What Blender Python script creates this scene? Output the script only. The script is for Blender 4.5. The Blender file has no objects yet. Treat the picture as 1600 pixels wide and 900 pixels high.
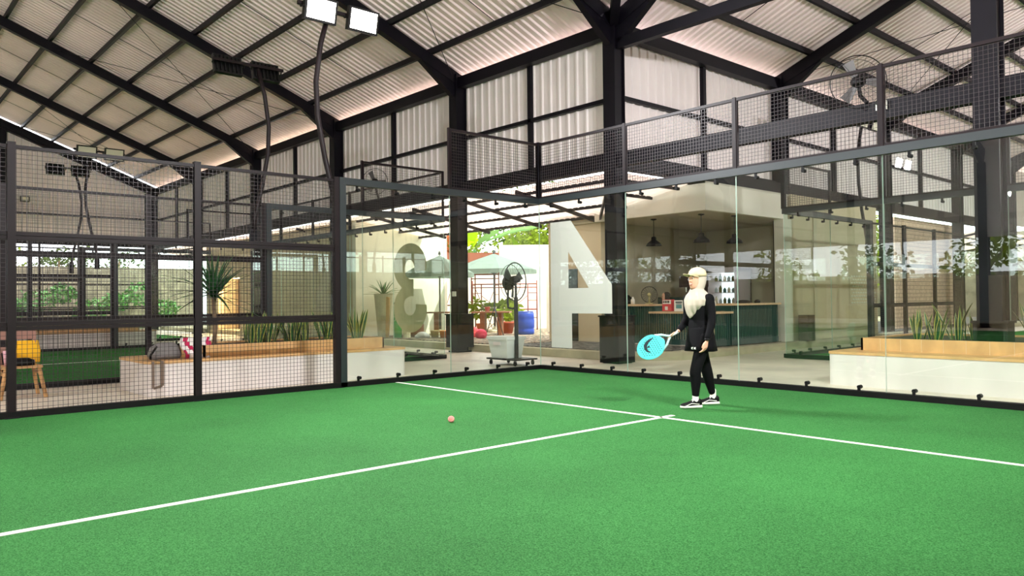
import bpy, math, random
from mathutils import Vector, Matrix
random.seed(7)
SC = bpy.context.scene
COL = SC.collection
PI = math.pi
# ------------------------------------------------------------------ camera
cam_d = bpy.data.cameras.new('camera'); cam = bpy.data.objects.new('camera', cam_d); COL.objects.link(cam)
CYAW, CPIT, CROL, CF = -0.84542, 0.01528, -0.01108, 1199.63
fw = Vector((math.sin(CYAW)*math.cos(CPIT), math.cos(CYAW)*math.cos(CPIT), math.sin(CPIT)))
rt = Vector((math.cos(CYAW), -math.sin(CYAW), 0)); up = rt.cross(fw)
r2 = rt*math.cos(CROL) + up*math.sin(CROL); u2 = -rt*math.sin(CROL) + up*math.cos(CROL)
M = Matrix((r2, u2, -fw)).transposed().to_4x4(); M.translation = Vector((9.9337, -9.4736, 1.2339))
cam.matrix_world = M
cam_d.sensor_width = 36; cam_d.lens = CF*36/1600; cam_d.clip_start = 0.05; cam_d.clip_end = 400
SC.camera = cam
# ------------------------------------------------------------------ sky, sun, exposure
SKY, SUN, LAMP, EXPO = 5.3, 7.0, 390.0, 0.22
W = bpy.data.worlds.new('sky'); SC.world = W; W.use_nodes = True
bg = W.node_tree.nodes['Background']; bg.inputs[0].default_value = (0.93, 0.96, 1.0, 1); bg.inputs[1].default_value = SKY
sd = bpy.data.lights.new('sun', 'SUN'); sd.energy = SUN; sd.angle = 0.01; sd.color = (1, .95, .87)
so = bpy.data.objects.new('sun', sd); COL.objects.link(so)
so.rotation_euler = Vector((-0.5, -0.3, -0.8)).to_track_quat('-Z', 'Y').to_euler()
SC.view_settings.view_transform = 'Standard'; SC.view_settings.look = 'None'
SC.view_settings.exposure = EXPO; SC.view_settings.gamma = 1; SC.view_settings.use_curve_mapping = False
cy = SC.cycles
cy.max_bounces = 10; cy.diffuse_bounces = 5; cy.glossy_bounces = 4; cy.transparent_max_bounces = 40; cy.transmission_bounces = 6
cy.sample_clamp_indirect = 4; cy.use_denoising = True; cy.caustics_reflective = False; cy.caustics_refractive = False

# ------------------------------------------------------------------ materials
def lin(c):
    return tuple(((v/255)/12.92 if v/255 <= .04045 else (((v/255)+.055)/1.055)**2.4) for v in c)
def mat(name, col, rough=.6, metal=0, var=0, scale=5, bump=0, bscale=40, spec=.5, emit=0, stretch=None, col2=None, detail=4, contrast=None):
    m = bpy.data.materials.new(name); m.use_nodes = True
    nt = m.node_tree; b = nt.nodes['Principled BSDF']
    c = lin(col)
    b.inputs['Base Color'].default_value = (*c, 1); b.inputs['Roughness'].default_value = rough
    b.inputs['Metallic'].default_value = metal; b.inputs['Specular IOR Level'].default_value = spec
    if var or col2 or bump:
        tc = nt.nodes.new('ShaderNodeTexCoord'); src = tc.outputs['Object']
        if stretch:
            mp = nt.nodes.new('ShaderNodeMapping'); mp.inputs['Scale'].default_value = stretch
            nt.links.new(src, mp.inputs[0]); src = mp.outputs[0]
    if var or col2:
        n = nt.nodes.new('ShaderNodeTexNoise'); n.inputs['Scale'].default_value = scale; n.inputs['Detail'].default_value = detail
        nt.links.new(src, n.inputs['Vector'])
        r = nt.nodes.new('ShaderNodeValToRGB')
        lo, hi = contrast or (.3, .7)
        r.color_ramp.elements[0].position = lo; r.color_ramp.elements[1].position = hi
        c2 = lin(col2) if col2 else None
        r.color_ramp.elements[0].color = (*(v*(1-var) for v in c), 1)
        r.color_ramp.elements[1].color = (*(c2 if c2 else tuple(min(1, v*(1+var)) for v in c)), 1)
        nt.links.new(n.outputs['Fac'], r.inputs[0]); nt.links.new(r.outputs[0], b.inputs['Base Color'])
    if bump:
        n2 = nt.nodes.new('ShaderNodeTexNoise'); n2.inputs['Scale'].default_value = bscale; n2.inputs['Detail'].default_value = 3
        nt.links.new(src, n2.inputs['Vector'])
        bp = nt.nodes.new('ShaderNodeBump'); bp.inputs['Strength'].default_value = bump; bp.inputs['Distance'].default_value = .02
        nt.links.new(n2.outputs['Fac'], bp.inputs['Height']); nt.links.new(bp.outputs[0], b.inputs['Normal'])
    if emit:
        b.inputs['Emission Color'].default_value = (*c, 1); b.inputs['Emission Strength'].default_value = emit
    return m
def translucent(name, col, fac=.4):
    m = bpy.data.materials.new(name); m.use_nodes = True; nt = m.node_tree; nt.nodes.clear()
    o = nt.nodes.new('ShaderNodeOutputMaterial'); mx = nt.nodes.new('ShaderNodeMixShader')
    d = nt.nodes.new('ShaderNodeBsdfDiffuse'); t = nt.nodes.new('ShaderNodeBsdfTranslucent')
    d.inputs[0].default_value = (*lin(col), 1); t.inputs[0].default_value = (*lin(col), 1); mx.inputs[0].default_value = fac
    nt.links.new(d.outputs[0], mx.inputs[1]); nt.links.new(t.outputs[0], mx.inputs[2]); nt.links.new(mx.outputs[0], o.inputs[0])
    return m
def glass(name, tint=(.93, .965, .94), f0=.04):
    m = bpy.data.materials.new(name); m.use_nodes = True; nt = m.node_tree; nt.nodes.clear()
    o = nt.nodes.new('ShaderNodeOutputMaterial'); mx = nt.nodes.new('ShaderNodeMixShader')
    t = nt.nodes.new('ShaderNodeBsdfTransparent'); g = nt.nodes.new('ShaderNodeBsdfGlossy')
    t.inputs[0].default_value = (*tint, 1); g.inputs[0].default_value = (1, 1, 1, 1); g.inputs['Roughness'].default_value = 0
    lw = nt.nodes.new('ShaderNodeLayerWeight'); pw = nt.nodes.new('ShaderNodeMath'); pw.operation = 'POWER'; pw.inputs[1].default_value = 5
    ml = nt.nodes.new('ShaderNodeMath'); ml.operation = 'MULTIPLY_ADD'; ml.inputs[1].default_value = 1-f0; ml.inputs[2].default_value = f0
    lw.inputs[0].default_value = .5
    nt.links.new(lw.outputs['Facing'], pw.inputs[0]); nt.links.new(pw.outputs[0], ml.inputs[0]); nt.links.new(ml.outputs[0], mx.inputs[0])
    nt.links.new(t.outputs[0], mx.inputs[1]); nt.links.new(g.outputs[0], mx.inputs[2]); nt.links.new(mx.outputs[0], o.inputs[0])
    return m
def turf(name, dark, light):
    m = mat(name, dark, .85, spec=.2, bump=.9, bscale=260)
    nt = m.node_tree; b = nt.nodes['Principled BSDF']; tc = nt.nodes.new('ShaderNodeTexCoord')
    n1 = nt.nodes.new('ShaderNodeTexNoise'); n1.inputs['Scale'].default_value = 130; n1.inputs['Detail'].default_value = 4
    n2 = nt.nodes.new('ShaderNodeTexNoise'); n2.inputs['Scale'].default_value = .6; n2.inputs['Detail'].default_value = 5
    nt.links.new(tc.outputs['Object'], n1.inputs['Vector']); nt.links.new(tc.outputs['Object'], n2.inputs['Vector'])
    r = nt.nodes.new('ShaderNodeValToRGB'); r.color_ramp.elements[0].position = .33; r.color_ramp.elements[1].position = .68
    r.color_ramp.elements[0].color = (*lin(dark), 1); r.color_ramp.elements[1].color = (*lin(light), 1)
    mr = nt.nodes.new('ShaderNodeMapRange'); mr.inputs[1].default_value = .3; mr.inputs[2].default_value = .7; mr.inputs[3].default_value = .82; mr.inputs[4].default_value = 1.12
    hm = nt.nodes.new('ShaderNodeMix'); hm.data_type = 'RGBA'; hm.blend_type = 'MULTIPLY'; hm.inputs[0].default_value = 1
    nt.links.new(n1.outputs['Fac'], r.inputs[0]); nt.links.new(n2.outputs['Fac'], mr.inputs[0])
    nt.links.new(r.outputs[0], hm.inputs[6]); nt.links.new(mr.outputs[0], hm.inputs[7]); nt.links.new(hm.outputs[2], b.inputs['Base Color'])
    return m
def gravel(name, cols, scale):
    m = mat(name, cols[0], .9); nt = m.node_tree; b = nt.nodes['Principled BSDF']; tc = nt.nodes.new('ShaderNodeTexCoord')
    v = nt.nodes.new('ShaderNodeTexVoronoi'); v.inputs['Scale'].default_value = scale
    nt.links.new(tc.outputs['Object'], v.inputs['Vector'])
    s = nt.nodes.new('ShaderNodeSeparateColor'); nt.links.new(v.outputs['Color'], s.inputs[0])
    r = nt.nodes.new('ShaderNodeValToRGB'); r.color_ramp.interpolation = 'CONSTANT'
    for k, c in enumerate(cols):
        e = r.color_ramp.elements[k] if k < 2 else r.color_ramp.elements.new(k/len(cols))
        e.position = k/len(cols); e.color = (*lin(c), 1)
    nt.links.new(s.outputs[0], r.inputs[0]); nt.links.new(r.outputs[0], b.inputs['Base Color'])
    bp = nt.nodes.new('ShaderNodeBump'); bp.inputs['Distance'].default_value = .03; bp.inputs['Strength'].default_value = 1; bp.invert = True
    nt.links.new(v.outputs['Distance'], bp.inputs['Height']); nt.links.new(bp.outputs[0], b.inputs['Normal'])
    return m
def tiles(name, col, mortar, w, h, axis='y'):
    m = mat(name, col, .7); nt = m.node_tree; b = nt.nodes['Principled BSDF']; tc = nt.nodes.new('ShaderNodeTexCoord')
    s = nt.nodes.new('ShaderNodeSeparateXYZ'); c = nt.nodes.new('ShaderNodeCombineXYZ')
    nt.links.new(tc.outputs['Object'], s.inputs[0]); nt.links.new(s.outputs[axis.upper()], c.inputs[0]); nt.links.new(s.outputs['Z'], c.inputs[1])
    k = nt.nodes.new('ShaderNodeTexBrick'); k.inputs['Scale'].default_value = 1; k.inputs['Brick Width'].default_value = w; k.inputs['Row Height'].default_value = h
    k.inputs['Mortar Size'].default_value = .008; k.inputs['Color1'].default_value = (*lin(col), 1); k.inputs['Color2'].default_value = (*(v*.9 for v in lin(col)), 1); k.inputs['Mortar'].default_value = (*lin(mortar), 1)
    nt.links.new(c.outputs[0], k.inputs['Vector']); nt.links.new(k.outputs['Color'], b.inputs['Base Color'])
    return m
MT = dict(
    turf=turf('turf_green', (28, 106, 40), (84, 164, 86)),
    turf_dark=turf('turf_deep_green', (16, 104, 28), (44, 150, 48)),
    line=mat('line_white', (238, 240, 228), .8),
    concrete=mat('concrete_floor', (224, 212, 196), .45, var=.18, scale=.9, detail=8, spec=.4),
    curb=mat('curb_concrete', (186, 178, 150), .85, var=.15, scale=3),
    gravel=gravel('gravel_pebbles', [(156, 142, 120), (90, 72, 58), (182, 166, 142), (50, 43, 37), (146, 116, 92)], 16),
    gravel_dark=gravel('gravel_grey', [(96, 94, 90), (62, 60, 58), (130, 126, 120), (48, 46, 46), (110, 106, 98)], 18),
    cladding=mat('cladding_white', (232, 223, 222), .42, var=.05, scale=1.2, spec=.5),
    roof=mat('roof_sheet', (248, 230, 230), .36, var=.06, scale=.8),
    canopy=translucent('canopy_sheet', (248, 226, 212), .5),
    steel=mat('steel_dark', (12, 9, 18), .5, spec=.2, var=.2, scale=3),
    steel_b=mat('steel_brown', (26, 17, 20), .45, spec=.22, var=.15, scale=4),
    steel_g=mat('steel_slate', (34, 42, 45), .4, spec=.5),
    wire=mat('wire_dark', (46, 38, 40), .4, metal=.2),
    black=mat('black_plastic', (11, 10, 11), .5, spec=.2),
    blackm=mat('black_metal', (20, 20, 22), .35, metal=.3),
    chrome=mat('chrome', (200, 200, 200), .2, metal=1),
    glass=glass('court_glass'), edge=mat('glass_edge', (176, 206, 190), .3),
    sticker=mat('sticker_vinyl', (226, 214, 214), .6),
    sticker_b=translucent('sticker_vinyl_grey', (226, 221, 198), .65),
    planter=mat('planter_plaster', (224, 216, 212), .7, var=.05, scale=3),
    wood=mat('wood_honey', (214, 168, 112), .5, var=.14, scale=6, stretch=(6, 1, .6)),
    wood2=mat('wood_honey_across', (214, 168, 112), .5, var=.14, scale=6, stretch=(1, 6, .6)),
    soil=mat('soil', (62, 46, 34), .95, var=.3, scale=20),
    wallw=mat('render_white', (248, 240, 222), .8, var=.04, scale=1.5),
    wallc=mat('render_beige', (208, 192, 162), .75, var=.05, scale=1.2),
    cafe_in=mat('cafe_inner_wall', (196, 186, 160), .7, var=.04, scale=1),
    cafe_white=mat('cafe_fascia_white', (236, 230, 216), .6),
    green_slat=mat('slat_green', (14, 66, 58), .5, var=.12, scale=4),
    green_back=mat('slat_backing', (208, 190, 150), .7),
    woodtop=mat('counter_top_wood', (222, 188, 148), .45, var=.1, scale=5, stretch=(1, 8, 1)),
    leaf=mat('leaf_green', (70, 120, 52), .45, var=.35, scale=6, spec=.4),
    leaf_d=mat('leaf_dark_green', (38, 84, 44), .4, var=.35, scale=8, spec=.5),
    leaf_y=mat('leaf_yellow_edge', (200, 196, 96), .45),
    leaf_b=translucent('banana_leaf', (140, 172, 24), .45),
    leaf_bp=translucent('banana_leaf_pale', (112, 146, 84), .4),
    leaf_t=translucent('tree_leaf', (124, 142, 42), .35), leaf_t2=translucent('tree_leaf_olive', (72, 92, 40), .3),
    leaf_o=translucent('leaf_orange', (170, 92, 54), .35),
    bark=mat('bark', (128, 106, 82), .9, var=.3, scale=12, bump=.5),
    umb=translucent('umbrella_cloth', (140, 156, 146), .5),
    rust=mat('scaffold_red', (128, 50, 36), .6, var=.2, scale=10),
    blue=mat('barrel_blue', (24, 62, 160), .4),
    terra=mat('terracotta', (176, 80, 48), .8),
    brickcap=mat('brick_wall', (140, 82, 60), .85, var=.15, scale=6),
    tablewood=mat('table_wood', (128, 76, 46), .5, var=.2, scale=8, stretch=(1, 1, 5)),
    cooler=mat('cooler_white', (222, 226, 222), .5),
    grass=mat('grass_ground', (206, 196, 172), .95, var=.3, scale=4),
    lens_on=mat('lamp_lens_lit', (255, 252, 244), .4, emit=9), lens_off=mat('lamp_lens_unlit', (236, 234, 214), .3),
    door=mat('door_orange_wood', (244, 150, 50), .5, var=.12, scale=5, stretch=(8, 8, .5)),
    tile=tiles('tile_cladding', (236, 204, 178), (140, 118, 100), .3, .13),
    stone=mat('stone_wall', (116, 110, 92), .9, var=.35, scale=2.5, detail=10, bump=.6, bscale=6),
)
# ------------------------------------------------------------------ mesh helper
class MB:
    def __init__(s): s.v = []; s.f = []; s.mi = []; s.k = 0
    def add(s, vs, fs):
        o = len(s.v); s.v += [Vector(p) for p in vs]
        for f in fs: s.f.append(tuple(i+o for i in f)); s.mi.append(s.k)
        return s
    def box(s, x0, x1, y0, y1, z0, z1):
        return s.add([(x0,y0,z0),(x1,y0,z0),(x1,y1,z0),(x0,y1,z0),(x0,y0,z1),(x1,y0,z1),(x1,y1,z1),(x0,y1,z1)],
                     [(3,2,1,0),(4,5,6,7),(0,1,5,4),(1,2,6,5),(2,3,7,6),(3,0,4,7)])
    def bar(s, p, q, w, h=None, upv=(0,0,1)):
        p = Vector(p); q = Vector(q); d = (q-p).normalized(); u = Vector(upv)
        if abs(d.dot(u)) > .98: u = Vector((0,1,0))
        sd = d.cross(u).normalized(); u = sd.cross(d); h = h or w
        c = [sd*(a*w/2)+u*(b*h/2) for a, b in ((-1,-1),(1,-1),(1,1),(-1,1))]
        return s.add([p+k for k in c]+[q+k for k in c], [(3,2,1,0),(4,5,6,7),(0,1,5,4),(1,2,6,5),(2,3,7,6),(3,0,4,7)])
    def prism(s, poly, z0, z1, plane='xy'):
        n = len(poly)
        def P(a, b, c): return (a,b,c) if plane == 'xy' else ((a,c,b) if plane == 'xz' else (c,a,b))
        vs = [P(a,b,z0) for a,b in poly]+[P(a,b,z1) for a,b in poly]
        return s.add(vs, [tuple(range(n-1,-1,-1)), tuple(range(n,2*n))]+[(i,(i+1)%n,n+(i+1)%n,n+i) for i in range(n)])
    def tube(s, pts, r, n=8, cap=True):
        pts = [Vector(p) for p in pts]; m = len(pts); rs = r if isinstance(r, (list, tuple)) else [r]*m
        u = None; vs = []
        for i, p in enumerate(pts):
            d = (pts[min(i+1,m-1)]-pts[max(i-1,0)]).normalized()
            if u is None:
                u = Vector((0,0,1)) if abs(d.z) < .9 else Vector((1,0,0))
            a = d.cross(u).normalized(); u = a.cross(d).normalized()
            for k in range(n):
                t = 2*PI*k/n; vs.append(p+(a*math.cos(t)+u*math.sin(t))*rs[i])
        fs = [(i*n+k, i*n+(k+1)%n, (i+1)*n+(k+1)%n, (i+1)*n+k) for i in range(m-1) for k in range(n)]
        if cap: fs += [tuple(range(n-1,-1,-1)), tuple((m-1)*n+k for k in range(n))]
        return s.add(vs, fs)
    def lathe(s, prof, c=(0,0,0), n=20, sx=1, sy=1):
        c = Vector(c); m = len(prof); vs = []
        for r, z in prof:
            for k in range(n):
                t = 2*PI*k/n; vs.append(c+Vector((r*sx*math.cos(t), r*sy*math.sin(t), z)))
        fs = [(i*n+k, i*n+(k+1)%n, (i+1)*n+(k+1)%n, (i+1)*n+k) for i in range(m-1) for k in range(n)]
        if prof[0][0] > 1e-4: fs.append(tuple(range(n-1,-1,-1)))
        if prof[-1][0] > 1e-4: fs.append(tuple((m-1)*n+k for k in range(n)))
        return s.add(vs, fs)
    def ball(s, c, rx, ry=None, rz=None, n=14, m=8, R=None):
        ry = ry or rx; rz = rz or rx; c = Vector(c); vs = []; fs = []
        for i in range(m+1):
            a = PI*i/m
            for k in range(n):
                t = 2*PI*k/n
                p = Vector((rx*math.sin(a)*math.cos(t), ry*math.sin(a)*math.sin(t), -rz*math.cos(a)))
                vs.append(c+(R@p if R else p))
        fs = [(i*n+k, i*n+(k+1)%n, (i+1)*n+(k+1)%n, (i+1)*n+k) for i in range(m) for k in range(n)]
        return s.add(vs, fs)
    def loft(s, secs, n=16):
        """secs: (centre, a-vector, b-vector) ellipse rings, closed at both ends."""
        vs = []; m = len(secs)
        for c, a, b in secs:
            c = Vector(c); a = Vector(a); b = Vector(b)
            for k in range(n):
                t = 2*PI*k/n; vs.append(c+a*math.cos(t)+b*math.sin(t))
        fs = [(i*n+k, i*n+(k+1)%n, (i+1)*n+(k+1)%n, (i+1)*n+k) for i in range(m-1) for k in range(n)]
        fs += [tuple(range(n-1,-1,-1)), tuple((m-1)*n+k for k in range(n))]
        return s.add(vs, fs)
    def ring(s, c, R, r, axis='z', n=32, k=6):
        c = Vector(c); ax = {'x': (Vector((0,1,0)), Vector((0,0,1))), 'y': (Vector((1,0,0)), Vector((0,0,1))), 'z': (Vector((1,0,0)), Vector((0,1,0)))}[axis] if isinstance(axis, str) else axis
        pts = [c+ax[0]*R*math.cos(2*PI*i/n)+ax[1]*R*math.sin(2*PI*i/n) for i in range(n+1)]
        return s.tube(pts, r, k, cap=False)
    def xf(s, M):
        s.v = [M@p for p in s.v]; return s
    def build(s, name, m, parent=None, smooth=False, origin=None):
        o0 = Vector((0,0,0))
        if parent is not None:
            q = parent; o0 = Vector((0,0,0))
            while q is not None: o0 = o0+q.location; q = q.parent
        elif origin is not None: o0 = Vector(origin)
        else:
            n = len(s.v); o0 = Vector((sum(p.x for p in s.v)/n, sum(p.y for p in s.v)/n, min(p.z for p in s.v)))
        me = bpy.data.meshes.new(name); me.from_pydata([tuple(p-o0) for p in s.v], [], s.f)
        ms = m if isinstance(m, (list, tuple)) else [m]
        for q in ms: me.materials.append(q)
        if len(ms) > 1: me.polygons.foreach_set('material_index', s.mi)
        if smooth: me.polygons.foreach_set('use_smooth', [True]*len(me.polygons))
        me.update()
        o = bpy.data.objects.new(name, me); COL.objects.link(o)
        if parent is not None: o.parent = parent
        else: o.location = o0
        return o
def tag(o, label=None, cat=None, group=None, kind=None):
    if label: o['label'] = label
    if cat: o['category'] = cat
    if group: o['group'] = group
    if kind: o['kind'] = kind
    return o
def thing(name, label, cat, loc=(0,0,0), group=None, rz=0):
    o = bpy.data.objects.new(name, None); COL.objects.link(o); o.location = loc; o.rotation_euler = (0,0,rz)
    o.empty_display_size = .1
    return tag(o, label, cat, group)
def struct(o, label=None, cat=None): return tag(o, label, cat, None, 'structure')
def dup(o, loc=None, rz=None, label=None, group=None, parent=None):
    c = o.copy(); COL.objects.link(c)
    if parent is not None: c.parent = parent
    for ch in list(o.children): dup(ch, parent=c)
    if loc is not None: c.location = loc
    if rz is not None: c.rotation_euler = (0,0,rz)
    if label: c['label'] = label
    if group: c['group'] = group
    return c
def place(o, loc, rz=0): o.location = loc; o.rotation_euler = (0,0,rz); return o
def remesh(mb, name, m, parent, voxel, sm=3, smf=.6):
    o = mb.build(name, m, parent)
    md = o.modifiers.new('r', 'REMESH'); md.mode = 'VOXEL'; md.voxel_size = voxel
    if sm:
        s2 = o.modifiers.new('s', 'SMOOTH'); s2.iterations = sm; s2.factor = smf
    bpy.context.view_layer.update()
    dg = bpy.context.evaluated_depsgraph_get()
    me = bpy.data.meshes.new_from_object(o.evaluated_get(dg)); old = o.data
    o.modifiers.clear(); o.data = me; me.name = name
    if not len(me.materials): me.materials.append(m)
    me.polygons.foreach_set('use_smooth', [True]*len(me.polygons))
    bpy.data.meshes.remove(old)
    return o
# ------------------------------------------------------------------ large structure
SL = .39; Z0 = 6.87
CX = [.13, -4.85, -10.86, -16.75, -22.6, -28.4]
CYS = [1.93, 8.2, 14.3, 20.3, 26.3]
SIN = [(0, 0), (.6, 0), (.7, -.042), (.86, -.042), (.96, 0)]
RIB = [(0, 0), (.5, 0), (.6, .032), (.78, .032), (.88, 0)]
def corr(u0, u1, pitch, prof, v0, v1, f):
    mb = MB(); us = []; n = int(round((u1-u0)/pitch))
    for i in range(n):
        for fr, h in prof: us.append((u0+(i+fr)*(u1-u0)/n, h))
    us.append((u1, prof[0][1]))
    vs = []
    for u, h in us: vs += [f(u, v0(u), h), f(u, v1(u), h)]
    return mb.add(vs, [(2*i, 2*i+2, 2*i+3, 2*i+1) for i in range(len(us)-1)])
zl = lambda y: Z0+SL*(1.93-y); zr = lambda x: Z0+SL*(x-.13)
OV = .8; RX, RY = 12.57, -10.51
val = lambda x: 1.93-(x-.13)
struct(corr(-28.6, RX, .2, SIN, lambda x: min(1.93+OV, val(x)), lambda x: RY, lambda u, v, h: (u, v, zl(v)+h)).build('ceiling_roof', MT['roof']))
struct(corr(-10.5, 33, .2, SIN, lambda y: max(.13-OV, .13+(1.93-y)), lambda y: RX, lambda u, v, h: (v, u, zr(v)+h)).build('ceiling_roof', MT['roof']))
zp = zl(RY)
mb = MB()
mb.add([(-28.6,RY,zp),(RX,RY,zp),(25.9,RY-13.33,zp-SL*13.33),(-28.6,RY-13.33,zp-SL*13.33)], [(0,1,2,3)])
struct(mb.build('ceiling_roof', MT['roof']))
mb = MB(); mb.add([(RX,RY,zp),(RX,33,zp),(25.9,33,zp-SL*13.33),(25.9,RY-13.33,zp-SL*13.33)], [(0,1,2,3)])
struct(mb.build('ceiling_roof', MT['roof']))
# floors
struct(MB().prism([(-45,-45),(45,-45),(45,55),(-45,55)], -.5, -.12).build('ground', MT['grass']))
struct(MB().prism([(-28.6,-23.2),(25.2,-23.2),(25.2,33),(.7,33),(.7,3.25),(-.35,2.25),(-28.6,2.25)], -.12, -.015).build('floor_hall', MT['concrete']))
struct(MB().prism([(-28.6,2.25),(-.35,2.25),(.7,3.25),(.7,33),(-30,33),(-30,2.25)], -.12, .15).build('floor_patio_kerb', MT['curb']))
struct(MB().prism([(-10.4,2.55),(-3.9,2.55),(-3.9,8),(-3,20),(-18,20),(-18,6),(-10.4,6)], .14, .17).build('floor_gravel', MT['gravel']))
struct(MB().prism([(-3.9,2.55),(-.5,2.55),(.35,3.4),(.35,33),(-3.9,33)], .14, .165).build('floor_gravel', MT['gravel_dark']))
# ---- court turf: the player's court, the numbered court, the court past the cafe
def court_floor(x0, x1, y0, y1, m, lines):
    t = MB().box(x0+.04, x1-.04, y0+.04, y1-.04, -.02, .0).build('floor_turf', m); struct(t)
    for a, b, c, d in lines: MB().box(a, b, c, d, .0005, .004).build('line_marking', MT['line'], t)
court_floor(0, 10, -20, 0, MT['turf'], [(.04,9.96,-3.085,-3.03),(4.972,5.028,-16.9,-2.86),(.04,9.96,-16.98,-16.93)])
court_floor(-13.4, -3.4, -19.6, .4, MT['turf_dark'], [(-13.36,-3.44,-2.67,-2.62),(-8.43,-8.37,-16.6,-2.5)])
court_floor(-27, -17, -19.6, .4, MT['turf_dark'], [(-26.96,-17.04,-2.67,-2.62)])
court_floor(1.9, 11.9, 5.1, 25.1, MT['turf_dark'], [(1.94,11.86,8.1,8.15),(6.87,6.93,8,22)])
# ---- cladding walls
ZB, ZT = 4.08, 6.42
def cladx(x0, x1, y): return corr(x0, x1, .26, RIB, lambda u: ZB, lambda u: ZT, lambda u, v, h: (u, y-h, v))
def clady(y0, y1, x, zt=None): return corr(y0, y1, .26, RIB, lambda u: ZB, zt or (lambda u: ZT), lambda u, v, h: (x+h, u, v))
struct(cladx(-28.4, .1, 2.1).build('wall_courtyard', MT['cladding']))
struct(clady(2.0, 32, -.04).build('wall_side_wing', MT['cladding']))
struct(clady(-23, 1.93, -28.62, lambda y: zl(y)-.42 if y > RY else zp-SL*(RY-y)-.42).build('wall_gable', MT['cladding']))
struct(MB().box(-28.6, 25, -23.1, -23.0, 3.4, 6.8).build('wall_far_side', MT['cladding']))
struct(MB().box(-28.6, 25, -23.1, -23.0, -.1, 1.95).build('wall_far_side_low', MT['wallc']))
struct(MB().box(25.0, 25.1, -23.1, 33, 3.4, 6.8).build('wall_east', MT['cladding']))
struct(MB().box(25.0, 25.1, -23.1, 33, -.1, 1.9).build('wall_east_low', MT['wallc']))
struct(MB().box(.1, 25.1, 32.5, 32.6, 3.4, 11).build('wall_end_wing', MT['cladding']))
# ---- steel frame: each member an object of its own
def member(name, mb, label=None, m='steel', cat='beam'):
    return struct(mb.build(name, MT[m]), label, cat)
def column(x, y, zt, label, guard=None, base=0):
    mb = MB()
    mb.box(x-.15, x+.15, y-.15, y-.135, base, zt).box(x-.15, x+.15, y+.135, y+.15, base, zt).box(x-.11, x+.11, y-.135, y+.135, base, zt)
    mb.box(x-.2, x+.2, y-.2, y+.2, base-.015, base+.02)
    o = mb.build('steel_column', MT['steel']); struct(o, label, 'column')
    if guard:
        a, b, z0, z1 = guard
        MB().box(x-a, x+a, y-b, y+b, z0, z1).box(x-a-.02, x+a+.02, y-b-.02, y+b+.02, z1, z1+.03).build('guard_box', MT['black'], o)
    return o
names = ['dark steel column at the inner corner where the two hall wings meet', 'dark steel column with a black box around its foot beside the gravel yard', 'dark steel column of the courtyard wall behind the number 3 glass',
         'dark steel column of the courtyard wall near the orange doorway', 'dark steel column of the courtyard wall, second from the gable corner', 'dark steel column at the gable corner of the hall']
for i, x in enumerate(CX):
    column(x, 1.93, 6.7, names[i], {0: (.24, .24, 0, .88), 1: (.24, .24, .1, .88)}.get(i))
for i, y in enumerate(CYS[1:]):
    column(.13, y, 6.7, 'dark steel column of the side wing wall, number %d along from the inner corner' % (i+1))
nc = column(6.58, 1.93, 8.95, 'thick dark steel column standing in the planter behind the back glass', (.2, .15, 0, .86))
tag(nc, None, None)
for x in (19, 25): column(x, 1.93, 6.3, 'plain hall column further along the line of the planter column')
for x in CX+[6.58, 12.6, 19, 25]:
    column(x, -23, 6.2, 'dark steel column of the far hall side facing the open lane')
for y in (-17, -10.5, -4, 8.2, 14.3, 20.3, 26.3): column(25, y, 6.2, 'dark steel column of the open east side of the hall')
# gable columns
for y in (-4.1, -10.5, -17): column(-28.5, y, (zl(y) if y >= RY else zp-SL*(RY-y))-.4, 'dark steel column of the gable wall')
# eave beams, lower beams, girts
for i in range(5):
    a, b = CX[i+1], CX[i]
    member('eave_beam', MB().box(a+.15, b-.15, 1.83, 2.03, 6.36, 6.62), 'dark eave beam of the courtyard wall, bay %d from the inner corner' % (i+1))
    member('wall_beam', MB().box(a+.15, b-.15, 1.83, 2.03, 3.76, 4.04), 'dark beam under the white cladding of the courtyard wall, bay %d from the inner corner' % (i+1))
    member('girt', MB().box(a+.15, b-.15, 1.98, 2.08, 5.12, 5.2), 'thin horizontal girt of the courtyard wall, bay %d from the inner corner' % (i+1))
    member('girt', MB().box(a+.15, b-.15, 1.98, 2.08, 4.06, 4.11), 'thin girt at the foot of the courtyard cladding, bay %d from the inner corner' % (i+1))
    x = (a+b)/2
    member('wall_stud', MB().box(x-.05, x+.05, 1.98, 2.09, 4.08, 6.4), 'upright stud midway along the courtyard wall, bay %d from the inner corner' % (i+1), cat='stud')
for i in range(4):
    a, b = CYS[i], CYS[i+1]
    member('eave_beam', MB().box(.03, .23, a+.15, b-.15, 6.36, 6.62), 'dark eave beam of the side wing wall, bay %d from the inner corner' % (i+1))
    member('wall_beam', MB().box(.03, .23, a+.15, b-.15, 3.76, 4.04), 'dark beam under the cladding of the side wing, bay %d from the inner corner' % (i+1))
    member('girt', MB().box(-.02, .08, a+.15, b-.15, 5.18, 5.26), 'thin horizontal girt of the side wing wall, bay %d from the inner corner' % (i+1))
    member('girt', MB().box(-.02, .08, a+.15, b-.15, 4.06, 4.11), 'thin girt at the foot of the side wing cladding, bay %d from the inner corner' % (i+1))
    y = (a+b)/2
    member('wall_stud', MB().box(-.03, .08, y-.05, y+.05, 4.08, 6.4), 'upright stud midway along the side wing wall, bay %d from the inner corner' % (i+1), cat='stud')
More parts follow.
